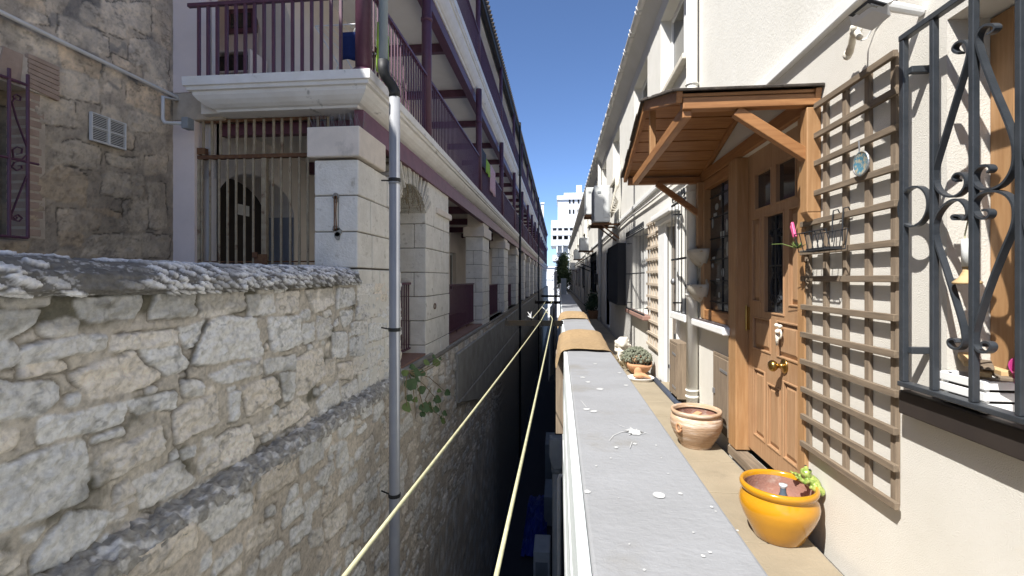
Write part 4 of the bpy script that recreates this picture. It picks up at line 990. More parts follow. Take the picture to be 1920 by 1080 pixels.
for p in pan_wood:
    g.add([(XD+.016,p[0],p[2]),(XD+.016,p[1],p[2]),(XD+.016,p[1],p[3]),(XD+.016,p[0],p[3]),(XD+.002,p[0]+.03,p[2]+.03),(XD+.002,p[1]-.03,p[2]+.03),(XD+.002,p[1]-.03,p[3]-.03),(XD+.002,p[0]+.03,p[3]-.03)],[(3,2,1,0)[::1],(7,6,5,4),(0,4,5,1),(1,5,6,2),(2,6,7,3),(3,7,4,0)])
g.build('raised_panel',M['leafz'],lf)
g=MB()
for p in pan_glass: g.box(XD+.018,XD+.024,p[0],p[1],p[2],p[3])
g.build('glass',M['glass'],lf)
g=MB()
for (a,b,c_,e) in pan_wood+pan_glass:
    m_=.012
    g.box(XD-.006,XD+.004,a-m_,a,c_-m_,e+m_); g.box(XD-.006,XD+.004,b,b+m_,c_-m_,e+m_); g.box(XD-.0055,XD+.0035,a,b,c_-m_,c_); g.box(XD-.0055,XD+.0035,a,b,e,e+m_)
g.build('moulding',M['leafz'],lf,bevel=.003)
g=MB(); gx=XD+.012; yc=ym
g.box(gx-.004,gx+.004,yc-.008,yc+.008,-.21,.39)
for sgn in (1,-1):
    P_=[]
    for t in np.linspace(0,1,14): P_.append((yc+sgn*(.015+.055*math.sin(t*PI)),-.16+.2*t))
    g.ribbon(P_,gx-.006,gx+.006,.006)
    for zc,rr in ((-.13,.03),(.28,.035)):
        g.ribbon([(yc+sgn*(.045+rr*(1-t/9)*math.cos(t)),zc+rr*(1-t/9)*math.sin(t)) for t in np.linspace(0,7,18)],gx-.006,gx+.006,.006)
    g.ribbon([(yc+sgn*.03,-.0),(yc+sgn*.05,.12),(yc+sgn*.01,.3)],gx-.005,gx+.005,.008)
g.ribbon([(yc-.08,.08),(yc+.08,.08)],gx-.006,gx+.006,.01)
g.build('iron_scroll',M['black'],lf)
ky,kz=XP(1455,686,XD-.05)
g=MB(); rot=Matrix.Rotation(PI/2,3,'Y')
def latx(g,prof,x,y,z,n=20):
    vs=[];fs=[];m=len(prof)
    for k in range(n):
        a=2*PI*k/n
        for rr,d in prof: vs.append((x-d,y+rr*math.cos(a),z+rr*math.sin(a)))
    for k in range(n):
        for i in range(m-1): fs.append((k*m+i,((k+1)%n)*m+i,((k+1)%n)*m+i+1,k*m+i+1))
    g.add(vs,fs)
latx(g,[(0,0),(.045,0),(.045,.006),(.036,.012),(.016,.016),(.013,.04),(.026,.05),(.034,.062),(.034,.075),(.024,.088),(0,.092)],XD-.001,ky,kz); g.build('knob',M['brass'],lf,smooth=True)
ny,nz=XP(1461,626,XD-.02)
g=MB(); g.tube([(XD-.02,ny+.028*math.cos(t),nz+.028*math.sin(t)) for t in np.linspace(0,2*PI,16)],.006,6); g.tube([(XD-.03,ny,nz+.0),(XD-.03,ny+.005,nz-.07)],[.012,.007],7)
for k in range(5): g.ell((XD-.02-.004*k,ny+random.uniform(-.02,.02),nz+.03+random.uniform(-.02,.02)),(.014,.016,.012),8,6)
g.build('door_knocker',M['stonew'],lf,smooth=True)
g=MB(); g.box(XD-.012,XD,ly1-.03,ly1+.005,-.36,-.2); g.tube([(XD-.014,ly1,-.37),(XD-.014,ly1,-.19)],.008,8); g.build('hinge',M['brass'],lf)
g=MB(); g.box(W-.055,W+.04,DO[0]-.04,3.7,DO[2]-.045,DO[2]+.02); g.build('door_sill',M['greyx'],fro,bevel=.006)
g=MB(); g.box(W-.1,W+.02,3.67,DO[1]+.05,-.425,-.362); g.build('window_sill',M['white'],th,bevel=.012)
# canopy
cn=thing('porch_canopy',(W,3.5,.9),'wooden gabled porch canopy with dark shingles over the front door','canopy')
cx=.60; cy0,cy1,cyr=2.52,4.52,3.46; ze,zr=.925,1.215
g=MB()
def slab(g,a,b,th_,x0,x1):
    dy=b[0]-a[0]; dz=b[1]-a[1]; l=math.hypot(dy,dz); ny,nz=-dz/l,dy/l
    if nz<0: ny,nz=-ny,-nz
    g.prism([a,b,(b[0]+ny*th_,b[1]+nz*th_),(a[0]+ny*th_,a[1]+nz*th_)],'x',x0,x1)
r=random.Random(3)
for a,b in (((cy0-.03,ze+.008),(cyr,zr+.02)),((cyr,zr+.02),(cy1+.03,ze-.002))):
    n=7
    for k in range(n):
        p=(a[0]+(b[0]-a[0])*k/n,a[1]+(b[1]-a[1])*k/n+.012*(1 if True else 0)); q=(a[0]+(b[0]-a[0])*(k+1.12)/n,a[1]+(b[1]-a[1])*(k+1.12)/n+.012)
        if k==n-1: q=(b[0],b[1]+.012)
        slab(g,p,q,.014+.003*(k%2),cx-.035+r.uniform(0,.012),W-.002)
g.build('shingle_roof',M['shingle'],cn,bevel=.003)
g=MB(); 
for a,b,s in (((cy0,ze),(cyr,zr),1),((cyr,zr),(cy1,ze-.01),-1)):
    n=6 if s>0 else 7
    for k in range(n):
        t0=k/n+.004; t1=(k+1)/n-.006; slab(g,(a[0]+(b[0]-a[0])*t0,a[1]+(b[1]-a[1])*t0),(a[0]+(b[0]-a[0])*t1,a[1]+(b[1]-a[1])*t1),.016,cx+.02,W-.004)
g.build('roof_boards',M['woodx'],cn,bevel=.002)
g=MB()
for x in (cx-.005,W-.035):
    for a,b in (((cy0,ze-.03),(cyr,zr-.035)),((cyr,zr-.035),(cy1,ze-.04))): slab(g,a,b,.07 if x<1 else .05,x,x+.03)
g.split('rafter',M['woody'],cn,bevel=.003)
g=MB(); g.box(cx+.03,W-.005,cy0+.0,cy0+.06,ze-.062,ze-.004); g.box(cx+.03,W-.005,cy1-.07,cy1-.01,ze-.07,ze-.012); g.split('wall_plate',M['woodx'],cn,bevel=.004)
g=MB(); g.bar((cx+.055,cy0+.02,ze-.07),(cx+.055,cy1-.3,ze-.09),.045,.06); g.build('tie_beam',M['woody'],cn,bevel=.004)
g=MB(); g.box(cx+.035,cx+.075,cyr-.02,cyr+.02,ze-.055,zr-.04); g.build('king_post',M['woodz'],cn,bevel=.003)
for y0_,zb_,name in ((2.56,.33,'near'),(4.44,.29,'far')):
    g=MB(); g.box(W-.07,W-.001,y0_-.035,y0_+.035,zb_,ze-.07)
    g.prism([(W-.07,zb_),(W-.001,zb_),(W-.001,zb_-.06),(W-.02,zb_-.06),(W-.05,zb_-.03)],'y',y0_-.034,y0_+.034); g.build('bracket_post',M['woodz'],cn,bevel=.005)
    g=MB(); 
    if y0_<3: g.bar((W-.03,y0_,.6),(W-.4,y0_,ze-.07),.045,.055)
    else: g.bar((W-.03,y0_,.56),(W-.42,y0_,ze-.07),.04,.05)
    g.build('brace',M['woodx'],cn,bevel=.004)
# trellis (large)
def trellis(name,ybounds,zb,zt,nv,nh,mh,mv,label,zl=None,wv=.031,wh=.0275):
    t=thing(name,(W,ybounds[0],zb),label,'trellis'); g=MB()
    for k in range(nv):
        y=ybounds[0]+(ybounds[1]-ybounds[0])*k/(nv-1); g.box(W-.018,W-.001,y-wv/2,y+wv/2,zb-.01+random.uniform(0,.02),zt+.01)
    g.build('uprights',mv,t,bevel=.002)
    g=MB()
    for k in range(nh):
        z=zb+(zt-zb)*k/(nh-1); e=random.uniform(0,.012); g.bar((W-.0285,ybounds[0]-.03-e,z+random.uniform(-.004,.004)),(W-.0285,ybounds[1]+.03+e,z+random.uniform(-.004,.004)),.019,wh)
    g.build('slats',mh,t,bevel=.002); return t
trellis('wall_trellis',(1.985,2.625),-.865,.855,5,13,M['greyx'],M['greyz'],'large weathered wooden trellis screwed to the stucco beside the door')
trellis('wall_trellis',(6.36,7.1),-.93,.77,5,11,M['trell'],M['trell'],'narrow tan trellis between the grey door and the barred window',wv=.05,wh=.035)
# window W1 joinery
g=MB(); x=W+.13
g.box(x,x+.07,1.66,1.75,-.40,.865); g.box(x,x+.07,.95,1.05,-.40,.865); g.box(x+.002,x+.068,1.05,1.66,-.40,-.3); g.box(x+.002,x+.068,1.05,1.66,.78,.865); g.box(x,x+.07,.3,.38,-.4,.865)
g.box(x+.05,x+.1,1.55,1.655,-.3,.78)
wf=g.build('window_frame',M['woodz'],th,bevel=.006)
g=MB(); g.box(x+.06,x+.066,.35,1.66,-.35,.8); g.build('pane',M['glass'],wf)
g=MB(); g.box(W-.0,W+.14,.2,1.752,-.43,-.408); g.build('sill',M['white'],wf,bevel=.004)
g=MB(); g.box(W-.055,W-.001,.2,1.90,-.495,-.409); g.build('sill_board',M['dkbrown'],wf,bevel=.005)
# main grille
gr=thing('window_grille',(1.24,1.4,-.4),'dark grey wrought iron grille with scrolls over the near right window','grille')
XG=1.235; gz0=XP(1697,712,XG)[1]-.005; gz1=XP(1697,76,XG)[1]
g=MB()
for k,px in enumerate((1697,1754,1829,1918)):
    y=XP(px,400,XG)[0]; h=.011 if k in(0,) else .0085
    g.box(XG-.014,XG+.006,y-h,y+h,gz0,gz1)
y=XP(1918,400,XG)[0]
while y>.5: 
    y-=.152; g.box(XG-.012,XG+.006,y-.009,y+.009,gz0,gz1)
yl=XP(1697,400,XG)[0]+.011
g.build('bars',M['grille'],gr,bevel=.002)
g=MB(); g.box(XG-.016,XG+.008,.4,yl,gz1,gz1+.02); g.box(XG-.02,XG+.02,.4,yl,gz0-.018,gz0-.001); g.split('rail',M['grille'],gr,bevel=.002)
g=MB()
for z in (XP(1712,128,XG)[1],XP(1712,658,XG)[1]): g.box(XG,W+.01,yl-.045,yl-.022,z-.012,z+.012)
g.split('wall_lug',M['grille'],gr,bevel=.002)
g=MB()
def a1(p): return XP(1480+p[0]/2.159,p[1]/2.159,XG)
def a2(p): return XP(1660+p[0]/2.7,300+p[1]/2.7,XG)
def smoothp(P_,it=2):
    for _ in range(it):
        q=[P_[0]]
        for i in range(len(P_)-1):
            a,b=P_[i],P_[i+1]; q+=[(a[0]*.75+b[0]*.25,a[1]*.75+b[1]*.25),(a[0]*.25+b[0]*.75,a[1]*.25+b[1]*.75)]
        q.append(P_[-1]); P_=q
    return P_
S1=[(700,215),(680,210),(672,195),(690,170),(720,163),(738,185),(735,230),(700,340),(640,540),(603,660),(592,710),(605,765),(645,797),(690,795),(725,760),(727,718),(705,698),(680,706),(672,725),(690,732)]
S2=[(815,138),(840,125),(850,106),(830,96),(795,103),(768,148),(775,200),(830,350),(900,510),(926,600),(920,680),(880,745),(830,768),(780,765),(755,735),(762,690),(792,668),(822,670),(830,686),(815,698)]
S3=[(375,300),(358,300),(350,285),(372,277),(400,285),(412,308),(432,280),(425,235),(390,198),(340,203),(285,255),(255,330),(262,405),(300,510),(350,670),(400,830),(414,915),(400,950),(370,960),(340,945),(330,920),(345,905),(370,908),(376,925)]
S4=[(508,255),(528,250),(548,262),(542,288),(510,300),(475,285),(455,240),(470,190),(520,158),(580,155),(640,180),(673,240),(665,330),(620,430),(550,600),(490,780),(460,880),(460,930),(480,965),(515,978),(545,965),(555,940),(535,920),(505,925),(505,945)]
for S_,fn in ((S1,a1),(S2,a1),(S3,a2),(S4,a2)): g.ribbon(smoothp([fn(p) for p in S_]),XG-.012,XG+.008,.0065)
cyr_,czr=a2((152,236)); rr=.5*abs(a2((80,236))[0]-a2((228,236))[0])
g.ribbon([(cyr_+rr*math.cos(t),czr+rr*1.0*math.sin(t)) for t in np.linspace(0,2*PI,40)],XG-.012,XG+.008,.0065)
# repeat of the motif beyond the picture edge
off=-.31
for S_,fn in ((S1,a1),(S2,a1),(S3,a2),(S4,a2)): g.ribbon([(a+off,b) for a,b in smoothp([fn(p) for p in S_])],XG-.012,XG+.008,.0065)
g.build('scrollwork',M['grille'],gr,smooth=False)
# crate etc on the sill
sx0=W-.03
cr=thing('slatted_crate',(1.34,1.6,-.408),'small white slatted wooden crate on the window sill','crate')
g=MB(); cz=-.406; cy0_,cy1_=XP(1768,700,1.27)[0],XP(1915,745,1.27)[0]
ya1,ya0=1.735,1.56
for k in range(3):
    z=cz+.004+k*.034
    g.box(1.262,1.27,ya0,ya1,z,z+.026); g.box(1.405,1.413,ya0,ya1,z,z+.026); g.box(1.27,1.405,ya1-.008,ya1,z+.001,z+.027); g.box(1.27,1.405,ya0,ya0+.008,z+.001,z+.027)
for yy in (ya0+.008,ya1-.028):
    g.box(1.2705,1.283,yy,yy+.02,cz,cz+.1); g.box(1.392,1.4045,yy,yy+.02,cz,cz+.1)
g.box(1.27,1.405,ya0+.008,ya1-.008,cz+.002,cz+.008)
g.build('slats',M['white'],cr,bevel=.002)
g=MB(); g.box(1.2715,1.4035,ya0+.0295,ya1-.0295,cz+.009,cz+.085); g.build('gap_shade',M['dkbrown'],cr)  # dark block added inside so the gaps between slats look shaded
r=random.Random(3); 
for k in range(6):
    g=MB(); y=1.585+.024*k; z=cz+.112+.012*(k%3); g.bar((1.28+r.uniform(0,.06),y-.06,z),(1.32+r.uniform(0,.06),y+.06,z+r.uniform(-.004,.02)),.03,.01+.006*(k%2))
    tag(g.build('wood_offcut',M['lightwood' if k%2 else 'greyx'],None,bevel=.002),'wood offcut lying on top of the white crate','wood','wood offcuts piled in the crate')
g=MB(); g.lathe([(.0,0),(.05,.0),(.075,.09),(.08,.095),(.074,.095),(.05,.01),(0,.01)],(0,0,0),24)
_y,_z=XP(1925,715,1.37); c_=Vector((1.37,_y,_z)); Rm=Matrix.Rotation(.7,3,'X')@Matrix.Rotation(-.3,3,'Y'); g.v=[tuple(c_+Rm@Vector(p)*.62) for p in g.v]
tag(g.build('plastic_cup',M['magenta'],None,smooth=True),'magenta plastic scoop lying at the crate end','scoop')
# hanging bell
bl=thing('hanging_bell',(1.24,1.63,.2),'white tube bell with a wooden flared mouth hanging from the iron grille','bell')
by,bz=a2((398,310)); xb_=XG+.012
g=MB(); 
for dy in (-.012,.012): g.tube([(xb_,by,bz+.005),(xb_,by+dy,bz-.04),(xb_,by+dy,bz-.075)],.002,5)
g.build('cord',M['rope'],bl)
ztop=a2((398,400))[1]; zmid=a2((390,540))[1]; zbot=a2((370,628))[1]
g=MB(); g.lathe([(0,0),(.016,0),(.017,(ztop-zmid)),(0,(ztop-zmid)+.002)],(xb_,by,zmid),16); g.build('tube',M['acw'],bl,smooth=True)
g=MB(); g.lathe([(0,0),(.034,0),(.036,.006),(.02,.02),(.011,.04),(.012,zmid-zbot),(0,zmid-zbot)],(xb_,by+.004,zbot),18); g.build('mouth',M['lightwood'],bl,smooth=True)
# floodlight
fl=thing('floodlight',(W,1.85,.9),'white floodlight with black framed lens and motion sensor on the stucco wall','floodlight')
corn=[(1590,28),(1632,40),(1668,4),(1626,-10)]
pts3=[]
for (px,py),x in zip(corn,(1.13,1.10,1.07,1.10)):
    y,z=XP(px,py,x); pts3.append(Vector((x,y,z)))
pts3=[Vector((1.115,1.96,1.05)),Vector((1.075,1.80,1.015)),Vector((1.17,1.80,.935)),Vector((1.20,1.95,.965))]
def onp(px,py,x): y,z=XP(px,py,x); return Vector((x,y,z))
f0=onp(1590,29,1.14); f1=onp(1629,38,1.14); f2=onp(1667,5,1.09); f3=onp(1632,-5,1.09)
nrm=(f1-f0).cross(f3-f0).normalized()
if nrm.dot(-f0)<0: nrm=-nrm
def quadbox(g,P_,d0,d1,ins=0):
    c=sum(P_,Vector())/4; Q_=[p+(c-p)*ins for p in P_]
    g.add([p+nrm*d0 for p in Q_]+[p+nrm*d1 for p in Q_],[(0,1,2,3),(7,6,5,4),(0,4,5,1),(1,5,6,2),(2,6,7,3),(3,7,4,0)])
g=MB(); quadbox(g,[f0,f1,f2,f3],-.035,0); 
c=(f0+f1+f2+f3)/4; g.tube([c-nrm*.03,Vector((W,c.y+.0,c.z-.02))],[.02,.016],10)
dn=Vector((.012,.006,-.042)); g.add([f0,f1,f2,f3]+[p+dn for p in (f0+(f3-f0)*.06,f1+(f2-f1)*.06,f2,f3)],[(0,1,2,3),(7,6,5,4),(0,4,5,1),(1,5,6,2),(2,6,7,3),(3,7,4,0)])
g.build('housing',M['white'],fl,bevel=.006)
g=MB(); quadbox(g,[f0,f1,f2,f3],.0005,.004,.06); g.build('lens_frame',M['black'],fl)
g=MB(); quadbox(g,[f0,f1,f2,f3],.0045,.006,.42); g.build('lens',M['lens'],fl)
p1=onp(1605,58,1.22); p2=onp(1597,82,1.24)
g=MB(); g.ell(p1,(.022,.022,.03),12,8); g.tube([p1,onp(1612,70,1.2)],.012,8); g.tube([onp(1600,50,1.2),p2,onp(1592,100,1.25)],[.012,.014,.016],8); g.ell(onp(1589,103,1.25),(.018,.018,.022),10,8); g.build('sensor',M['stonew'],fl,smooth=True)
g=MB(); g.tube([onp(1615,76,1.22),onp(1625,72,1.28),onp(1640,45,1.29),onp(1672,10,1.295),onp(1690,-20,1.296)],.0035,6); g.build('cable',M['white'],fl)
# plate on trellis
pl=thing('ceramic_plate',(W-.04,2.17,.46),'small round blue and tan ceramic plate hanging on the trellis','plate')
py_,pz_=XP(1612,307,W-.05); g=MB(); latx(g,[(0,0),(.04,.0),(.052,.006),(.052,.009),(.04,.005),(0,.004)],W-.04,py_,pz_,28); g.build('dish',M['ceram'],pl,smooth=True)
g=MB(); g.tube([(W-.045,py_+.05*math.cos(t),pz_+.05*math.sin(t)) for t in np.linspace(0,2*PI,24)],.004,6); g.tube([(W-.045,py_+.01,pz_+.05),(W-.042,py_+.02,pz_+.1)],.003,5); g.build('wire_hanger',M['steel'],pl)
# wire basket on trellis
wb=thing('wire_basket',(W-.1,2.35,0),'black wire balcony basket hooked on the trellis','basket')
def a3(x,y,X_): a=XP(1500+x/4.5,360+y/4.5,X_); return (X_,a[0],a[1])
g=MB()
yA,yB=a3(140,340,1.17)[1],a3(560,250,1.17)[1]; zT=.04; zB=zT-.09
zT=a3(350,290,1.17)[2]; zB=a3(350,470,1.19)[2]
yA,yB=2.50,2.22
for x_,z_ in ((1.16,zT),(1.25,zT),(1.18,zB),(1.24,zB)): g.tube([(x_,yA,z_),(x_,yB,z_)],.0028,5)
for k in range(7):
    y=yA+(yB-yA)*k/6; g.tube([(1.16,y,zT),(1.18,y,zB),(1.24,y,zB),(1.25,y,zT)],.0025,5)
g.build('wires',M['black'],wb)
g=MB()
for yy in (2.26,2.34): g.tube([(1.25,yy,zT-.05),(1.252,yy,zT+.06),(1.256,yy,zT+.095),(1.275,yy,zT+.1),(1.29,yy,zT+.07)],.003,6)
g.split('hook',M['black'],wb)
g=MB(); g.box(1.185,1.235,yB+.02,yA-.06,zB+.004,zB+.012); g.build('tray',M['black'],wb)
g=MB(); c=Vector((1.17,2.535,zT+.02)); g.bar(c+Vector((0,.012,.045)),c+Vector((0,-.02,-.03)),.012,.014); g.bar(c+Vector((.005,.03,.03)),c+Vector((.004,-.005,-.03)),.012,.012); tag(g.build('clothes_peg',M['pinkp'],None,bevel=.002),'pink plastic clothes peg clipped to the wire basket','clothes peg')
g=MB(); r=random.Random(5); c=Vector((1.19,2.53,zB+.02))
for k in range(26):
    a=r.uniform(0,6.28); l=r.uniform(.03,.06); d=Vector((math.cos(a)*.5,math.sin(a)*.7,r.uniform(.0,.9))).normalized()*l; n=d.cross(Vector((0,0,1))).normalized()*.007
    g.add([c,c+d*.5+n,c+d,c+d*.5-n],[(0,1,2,3)])
g.tube([c,c+Vector((-.03,.1,.03)),c+Vector((-.04,.2,.035))],.002,4)
tag(g.build('sprig',M['leafl'],None),'small green sprig stuck in the wire basket','plant')
g=MB(); r=random.Random(6); y0_,z0_=2.59,zB
for k in range(14): 
    z=z0_-.02-k*.011; g.bar((1.262,y0_+r.uniform(-.01,.01),z),(1.262,y0_+r.uniform(-.012,.012),z-.02),.01,.008)
tag(g.build('dried_pod',M['greyz'],None),'dried grey stalk hanging below the sprig','dried stalk')
# wall pockets
def pocket(px,py,label,back=False):
    y,z=XP(px,py,W-.03); t=thing('wall_pocket',(W,y,z),label,'wall planter','clay wall planters by the downpipe')
    g=MB(); n=12; vs=[]; fs=[]; prof=[(1,0),(.97,-.03),(.8,-.08),(.5,-.13),(.12,-.165)]
    for rr,dz in prof:
        for k in range(n+1): a=PI*k/n; vs.append((W-.001-.13*rr*math.sin(a),y+.17*rr*math.cos(a),z+dz))
    for i in range(len(prof)-1):
        for k in range(n): fs.append((i*(n+1)+k,i*(n+1)+k+1,(i+1)*(n+1)+k+1,(i+1)*(n+1)+k))
    g.add(vs,fs); g.build('bowl',M['shell'],t,smooth=True,solid=.01)
    if back:
        g=MB(); g.prism([(y-.17,z),(y+.17,z),(y,z+.14)],'x',W-.012,W-.001); g.build('back_plate',M['shell'],t)
    g=MB(); g.tube([(W-.008,y-.02,z+.0),(W-.008,y,z+.05),(W-.008,y+.02,z+.0)],.003,5); g.build('hanging_wire',M['steel'],t)
pocket(1313,468,'upper pale clay wall planter in shade beside the downpipe')
pocket(1312,533,'lower pale clay wall planter with triangular back beside the downpipe',True)
# cupboards
def cupboard(y0,y1,z0,z1,label,ajar=0):
    t=thing('meter_cupboard',(W,y0,z0),label,'cupboard','wooden meter cupboards low on the wall'); x=W-.012-ajar
    g=MB(); g.box(x,W+.0-.002,y0-.025,y0,z0-.02,z1+.025); g.box(x,W-.002,y1,y1+.025,z0-.02,z1+.025); g.box(x+.001,W-.002,y0,y1,z1,z1+.025); g.build('frame',M['greyz'],t,bevel=.003)
    g=MB(); g.box(x-.008,W-.002,y0+.004,y1-.004,z0,z1-.003); g.build('door',M['greyz'],t,bevel=.003)
    g=MB()
    for z in (z0+.08,z1-.1): g.bar((x-.011,y0+.01,z),(x-.011,y0+(y1-y0)*.5,z+.005),.004,.022)
    g.box(x-.02,x-.008,y1-.05,y1-.02,(z0+z1)/2-.02,(z0+z1)/2+.02); g.build('hinges',M['steel'],t,bevel=.001)
cupboard(3.80,4.15,-1.22,-.63,'flush weathered wooden meter cupboard behind the terracotta pot')
cupboard(5.0,5.3,-1.2,-.68,'weathered wooden meter cupboard under the barred window behind the downpipe',.1)
# grey door
g=MB(); g.box(W-.03,W+.02,5.93,6.33,-1.28,.72); g.box(W-.028,W+.02,5.34,5.4,-1.28,.72); g.build('door_frame',M['white'],th,bevel=.008)
g=MB(); g.box(W-.12,W+.0-.002,5.3,6.36,.725,.79); g.box(W-.07,W-.002,5.34,6.33,.66,.722); g.build('door_hood',M['white'],th,bevel=.01)
g=MB(); xd=W+.06; dp_=[(5.47+.24*i,5.47+.24*i+.16,z0,z1) for i in (0,1) for z0,z1 in ((-1.12,-.75),(-.62,-.3),(-.2,.12),(.2,.5))]
wallx(g,xd,.02,5.4,5.93,-1.25,.62,[(*p,.02) for p in dp_ if p[1]<5.93],sgn=-1); dg=g.build('door',M['greydoor'],th)
g=MB(); 
for p in dp_: g.box(xd+.01,xd+.02,p[0],p[1],p[2],p[3])
g.build('door_panel',M['greydoor'],dg,bevel=.006)
g=MB(); y,z=XP(1262,528,xd-.03); g.ell((xd-.03,y,z),(.03,.035,.04),12,8); g.tube([(xd-.03,y,z),(xd,y,z)],.02,8); g.build('knob',M['steel'],dg,smooth=True)
g=MB(); g.box(xd-.014,xd,5.55,5.8,-.72,-.65); g.build('letter_box',M['black'],dg)
g=MB(); g.box(W-.08,W+.06,5.36,5.95,-1.29,-1.245); g.build('door_step',M['walk'],th,bevel=.006)
g=MB(); g.tube([(W-.09,4.75,FLOOR+.01),(W-.09,6.2,FLOOR+.01)],.035,10); tag(g.build('channel_pipe',M['darkc'],None,smooth=True),'dark grey pipe lying in the channel by the grey door','pipe')
g=MB(); g.tube([(W-.04,2.75,FLOOR-.035),(W-.04,3.6,FLOOR-.035)],.018,8); tag(g.build('channel_pipe',M['steel'],None,smooth=True),'thin light grey pipe in the drain channel below the wooden door','pipe')
g=MB(); g.tube([(W-.04,.8,FLOOR-.03),(W-.04,2.1,FLOOR-.03)],.02,8); tag(g.build('channel_pipe',M['steel'],None,smooth=True),'grey pipe in the drain channel nearest the camera, before the yellow pot','pipe')
# barred window behind downpipe and far grilles
def curtain(y0,y1,z0,z1,x): 
    g=MB(); n=24; vs=[]; fs=[]
    for k in range(n+1):
        y=y0+(y1-y0)*k/n; xx=x+.012*math.sin(k*1.9)
        vs+=[(xx,y,z0),(xx,y,z1)]
    for k in range(n): fs.append((2*k,2*k+2,2*k+3,2*k+1))
    g.add(vs,fs); return g.build('curtain',M['curtain'],th,smooth=True)
curtain(4.74,5.24,-.34,.8,W+.12); curtain(7.0,8.7,-.53,.75,W+.14)
def bargrille(y0,y1,z0,z1,x,n,label,top=True,m='black',gp='black barred window grilles'):
    t=thing('window_grille',(x,y0,z0),label,'grille',gp); g=MB()
    for k in range(n):
        y=y0+(y1-y0)*k/(n-1); g.tube([(x,y,z0),(x,y,z1)],.0048,6)
    g.build('bars',M[m],t)
    g=MB()
    for z in (z0,z0+(z1-z0)*.48,z1-.02): g.box(x-.009,x+.011,y0-.01,y1+.01,z,z+.018)
    for yy in (y0,y1):
        for z in (z0+.1,z1-.1): g.box(x+.011,W+.02,yy-.008,yy+.008,z-.008,z+.008)
    g.split('rail',M[m],t)
    if top:
        g=MB(); nn=max(2,int((y1-y0)/.16))
        for k in range(nn):
            yc=y0+(k+.5)*(y1-y0)/nn
            for s in (1,-1): g.ribbon([(yc+s*(.035+.03*(1-tt/8)*math.cos(tt)),z1+.06+.04*(1-tt/8)*math.sin(tt)) for tt in np.linspace(-2,6,16)],x-.007,x+.007,.006)
        g.build('scroll_crest',M[m],t)
    return t
bargrille(4.72,5.26,-.36,.78,W-.1,5,'tall black barred grille beside the grey door')
bargrille(6.98,8.75,-.53,.72,W-.1,15,'wide black barred grille with scroll crest beyond the narrow trellis')
g=MB(); g.box(W-.12,W+.05,4.68,5.28,-.42,-.345); g.build('window_sill',M['white'],th,bevel=.01)
g=MB(); g.box(W-.12,W+.05,6.95,8.78,-.6,-.535); g.build('window_sill',M['redtile'],th,bevel=.01)
t=thing('window_cage',(W-.15,9.5,-.52),'dark projecting metal window cage in the shaded wall','grille')
g=MB(); x=W-.16
for k in range(22): y=9.5+1.8*k/21; g.box(x-.008,x+.008,y-.012,y+.012,-.52,.66)
for z in (-.52,-.1,.3,.64): g.box(x+.008,x+.02,9.48,11.32,z,z+.02)
g.build('bars',M['black'],t)
g=MB(); g.box(x+.021,x+.026,9.5,11.3,-.5,.65); g.build('mesh_sheet',M['dark'],t)
g=MB(); g.box(x-.01,W,9.46,9.49,-.52,.67); g.box(x-.01,W,11.33,11.36,-.52,.67); g.box(x-.01,W,9.46,11.36,.67,.69); g.split('side_plate',M['dark'],t)
# far windows/doors infill
k_=0
for (a,b,c_,e,d) in gh[4:]:
    g=MB(); g.box(W+d-.03,W+d,a,b,c_,e); nm='far_door' if c_<-1 else 'window'
    fo=g.build(nm.replace('far_',''),M['greydoor'] if k_%2 else M['dark'],th)
    f=MB(); f.box(W-.01,W+d,a-.06,a,c_,e+.06); f.box(W-.01,W+d,b,b+.06,c_,e+.06); f.box(W-.008,W+d,a,b,e,e+.06); f.build('frame',M['white'],fo); k_+=1
for i,y in enumerate((16.8,24,29,34)):
    bargrille(y,y+1.0,-.5,.62,W-.08,9,('black barred grille on the shaded wall before the awning','black barred grille over the shaded doorway past the awning','small far black barred grille along the shaded wall','farthest small black barred grille on the shaded wall')[i],False)
aw=thing('awning',(W,18.5,.6),'dark slanting awning projecting over the far shaded walkway','awning')
g=MB(); g.add([(W,16.9,.95),(W,20.3,.95),(.62,20.3,.5),(.62,16.9,.5),(W,16.9,.92),(W,20.3,.92),(.62,20.3,.47),(.62,16.9,.47)],[(3,2,1,0),(4,5,6,7),(0,1,5,4),(1,2,6,5),(2,3,7,6),(3,0,4,7)]); g.build('sheet',M['dark'],aw)
g=MB()
for y in (17,20.2): g.bar((W,y,.3),(.75,y,.52),.04,.04)
g.split('brace',M['black'],aw)
g=MB(); g.box(W-.14,W-.002,15.7,16.1,-.2,.15); tag(g.build('meter_box',M['dark'],None,bevel=.01),'small dark box on the shaded wall before the awning','meter box')
# AC units
def ac(loc,label):
    t=thing('air_conditioner',loc,label,'air conditioner','air conditioners on the terrace wall'); x,y,z=loc
    g=MB(); g.box(x-.17,x+.17,y,y+.85,z,z+.78); g.build('casing',M['acw'],t,bevel=.02)
    g=MB(); g.box(x-.178,x-.171,y+.06,y+.6,z+.08,z+.7); g.build('fan_grille',M['acg'],t,bevel=.01)
    g=MB(); g.box(x-.1,x-.03,y-.012,y-.001,z+.62,z+.66); g.build('badge',M['acg'],t)
    g=MB(); g.box(x+.03,x+.14,y-.008,y-.001,z+.1,z+.6); g.build('side_panel',M['acw'],t,bevel=.004)
    g=MB()
    for yy in (y+.1,y+.7): g.box(x-.2,W,yy-.02,yy+.02,z-.06,z-.02); g.bar((W-.01,yy,z-.35),(x+.0,yy,z-.05),.03,.03)
    g.box(x-.2,x+.2,y+.08,y+.72,z-.02,z-.001); g.build('bracket',M['rust'],t)
    return t
a0=ac((.915,10.35,1.2),'nearest large air conditioner on a rusty bracket high on the wall')
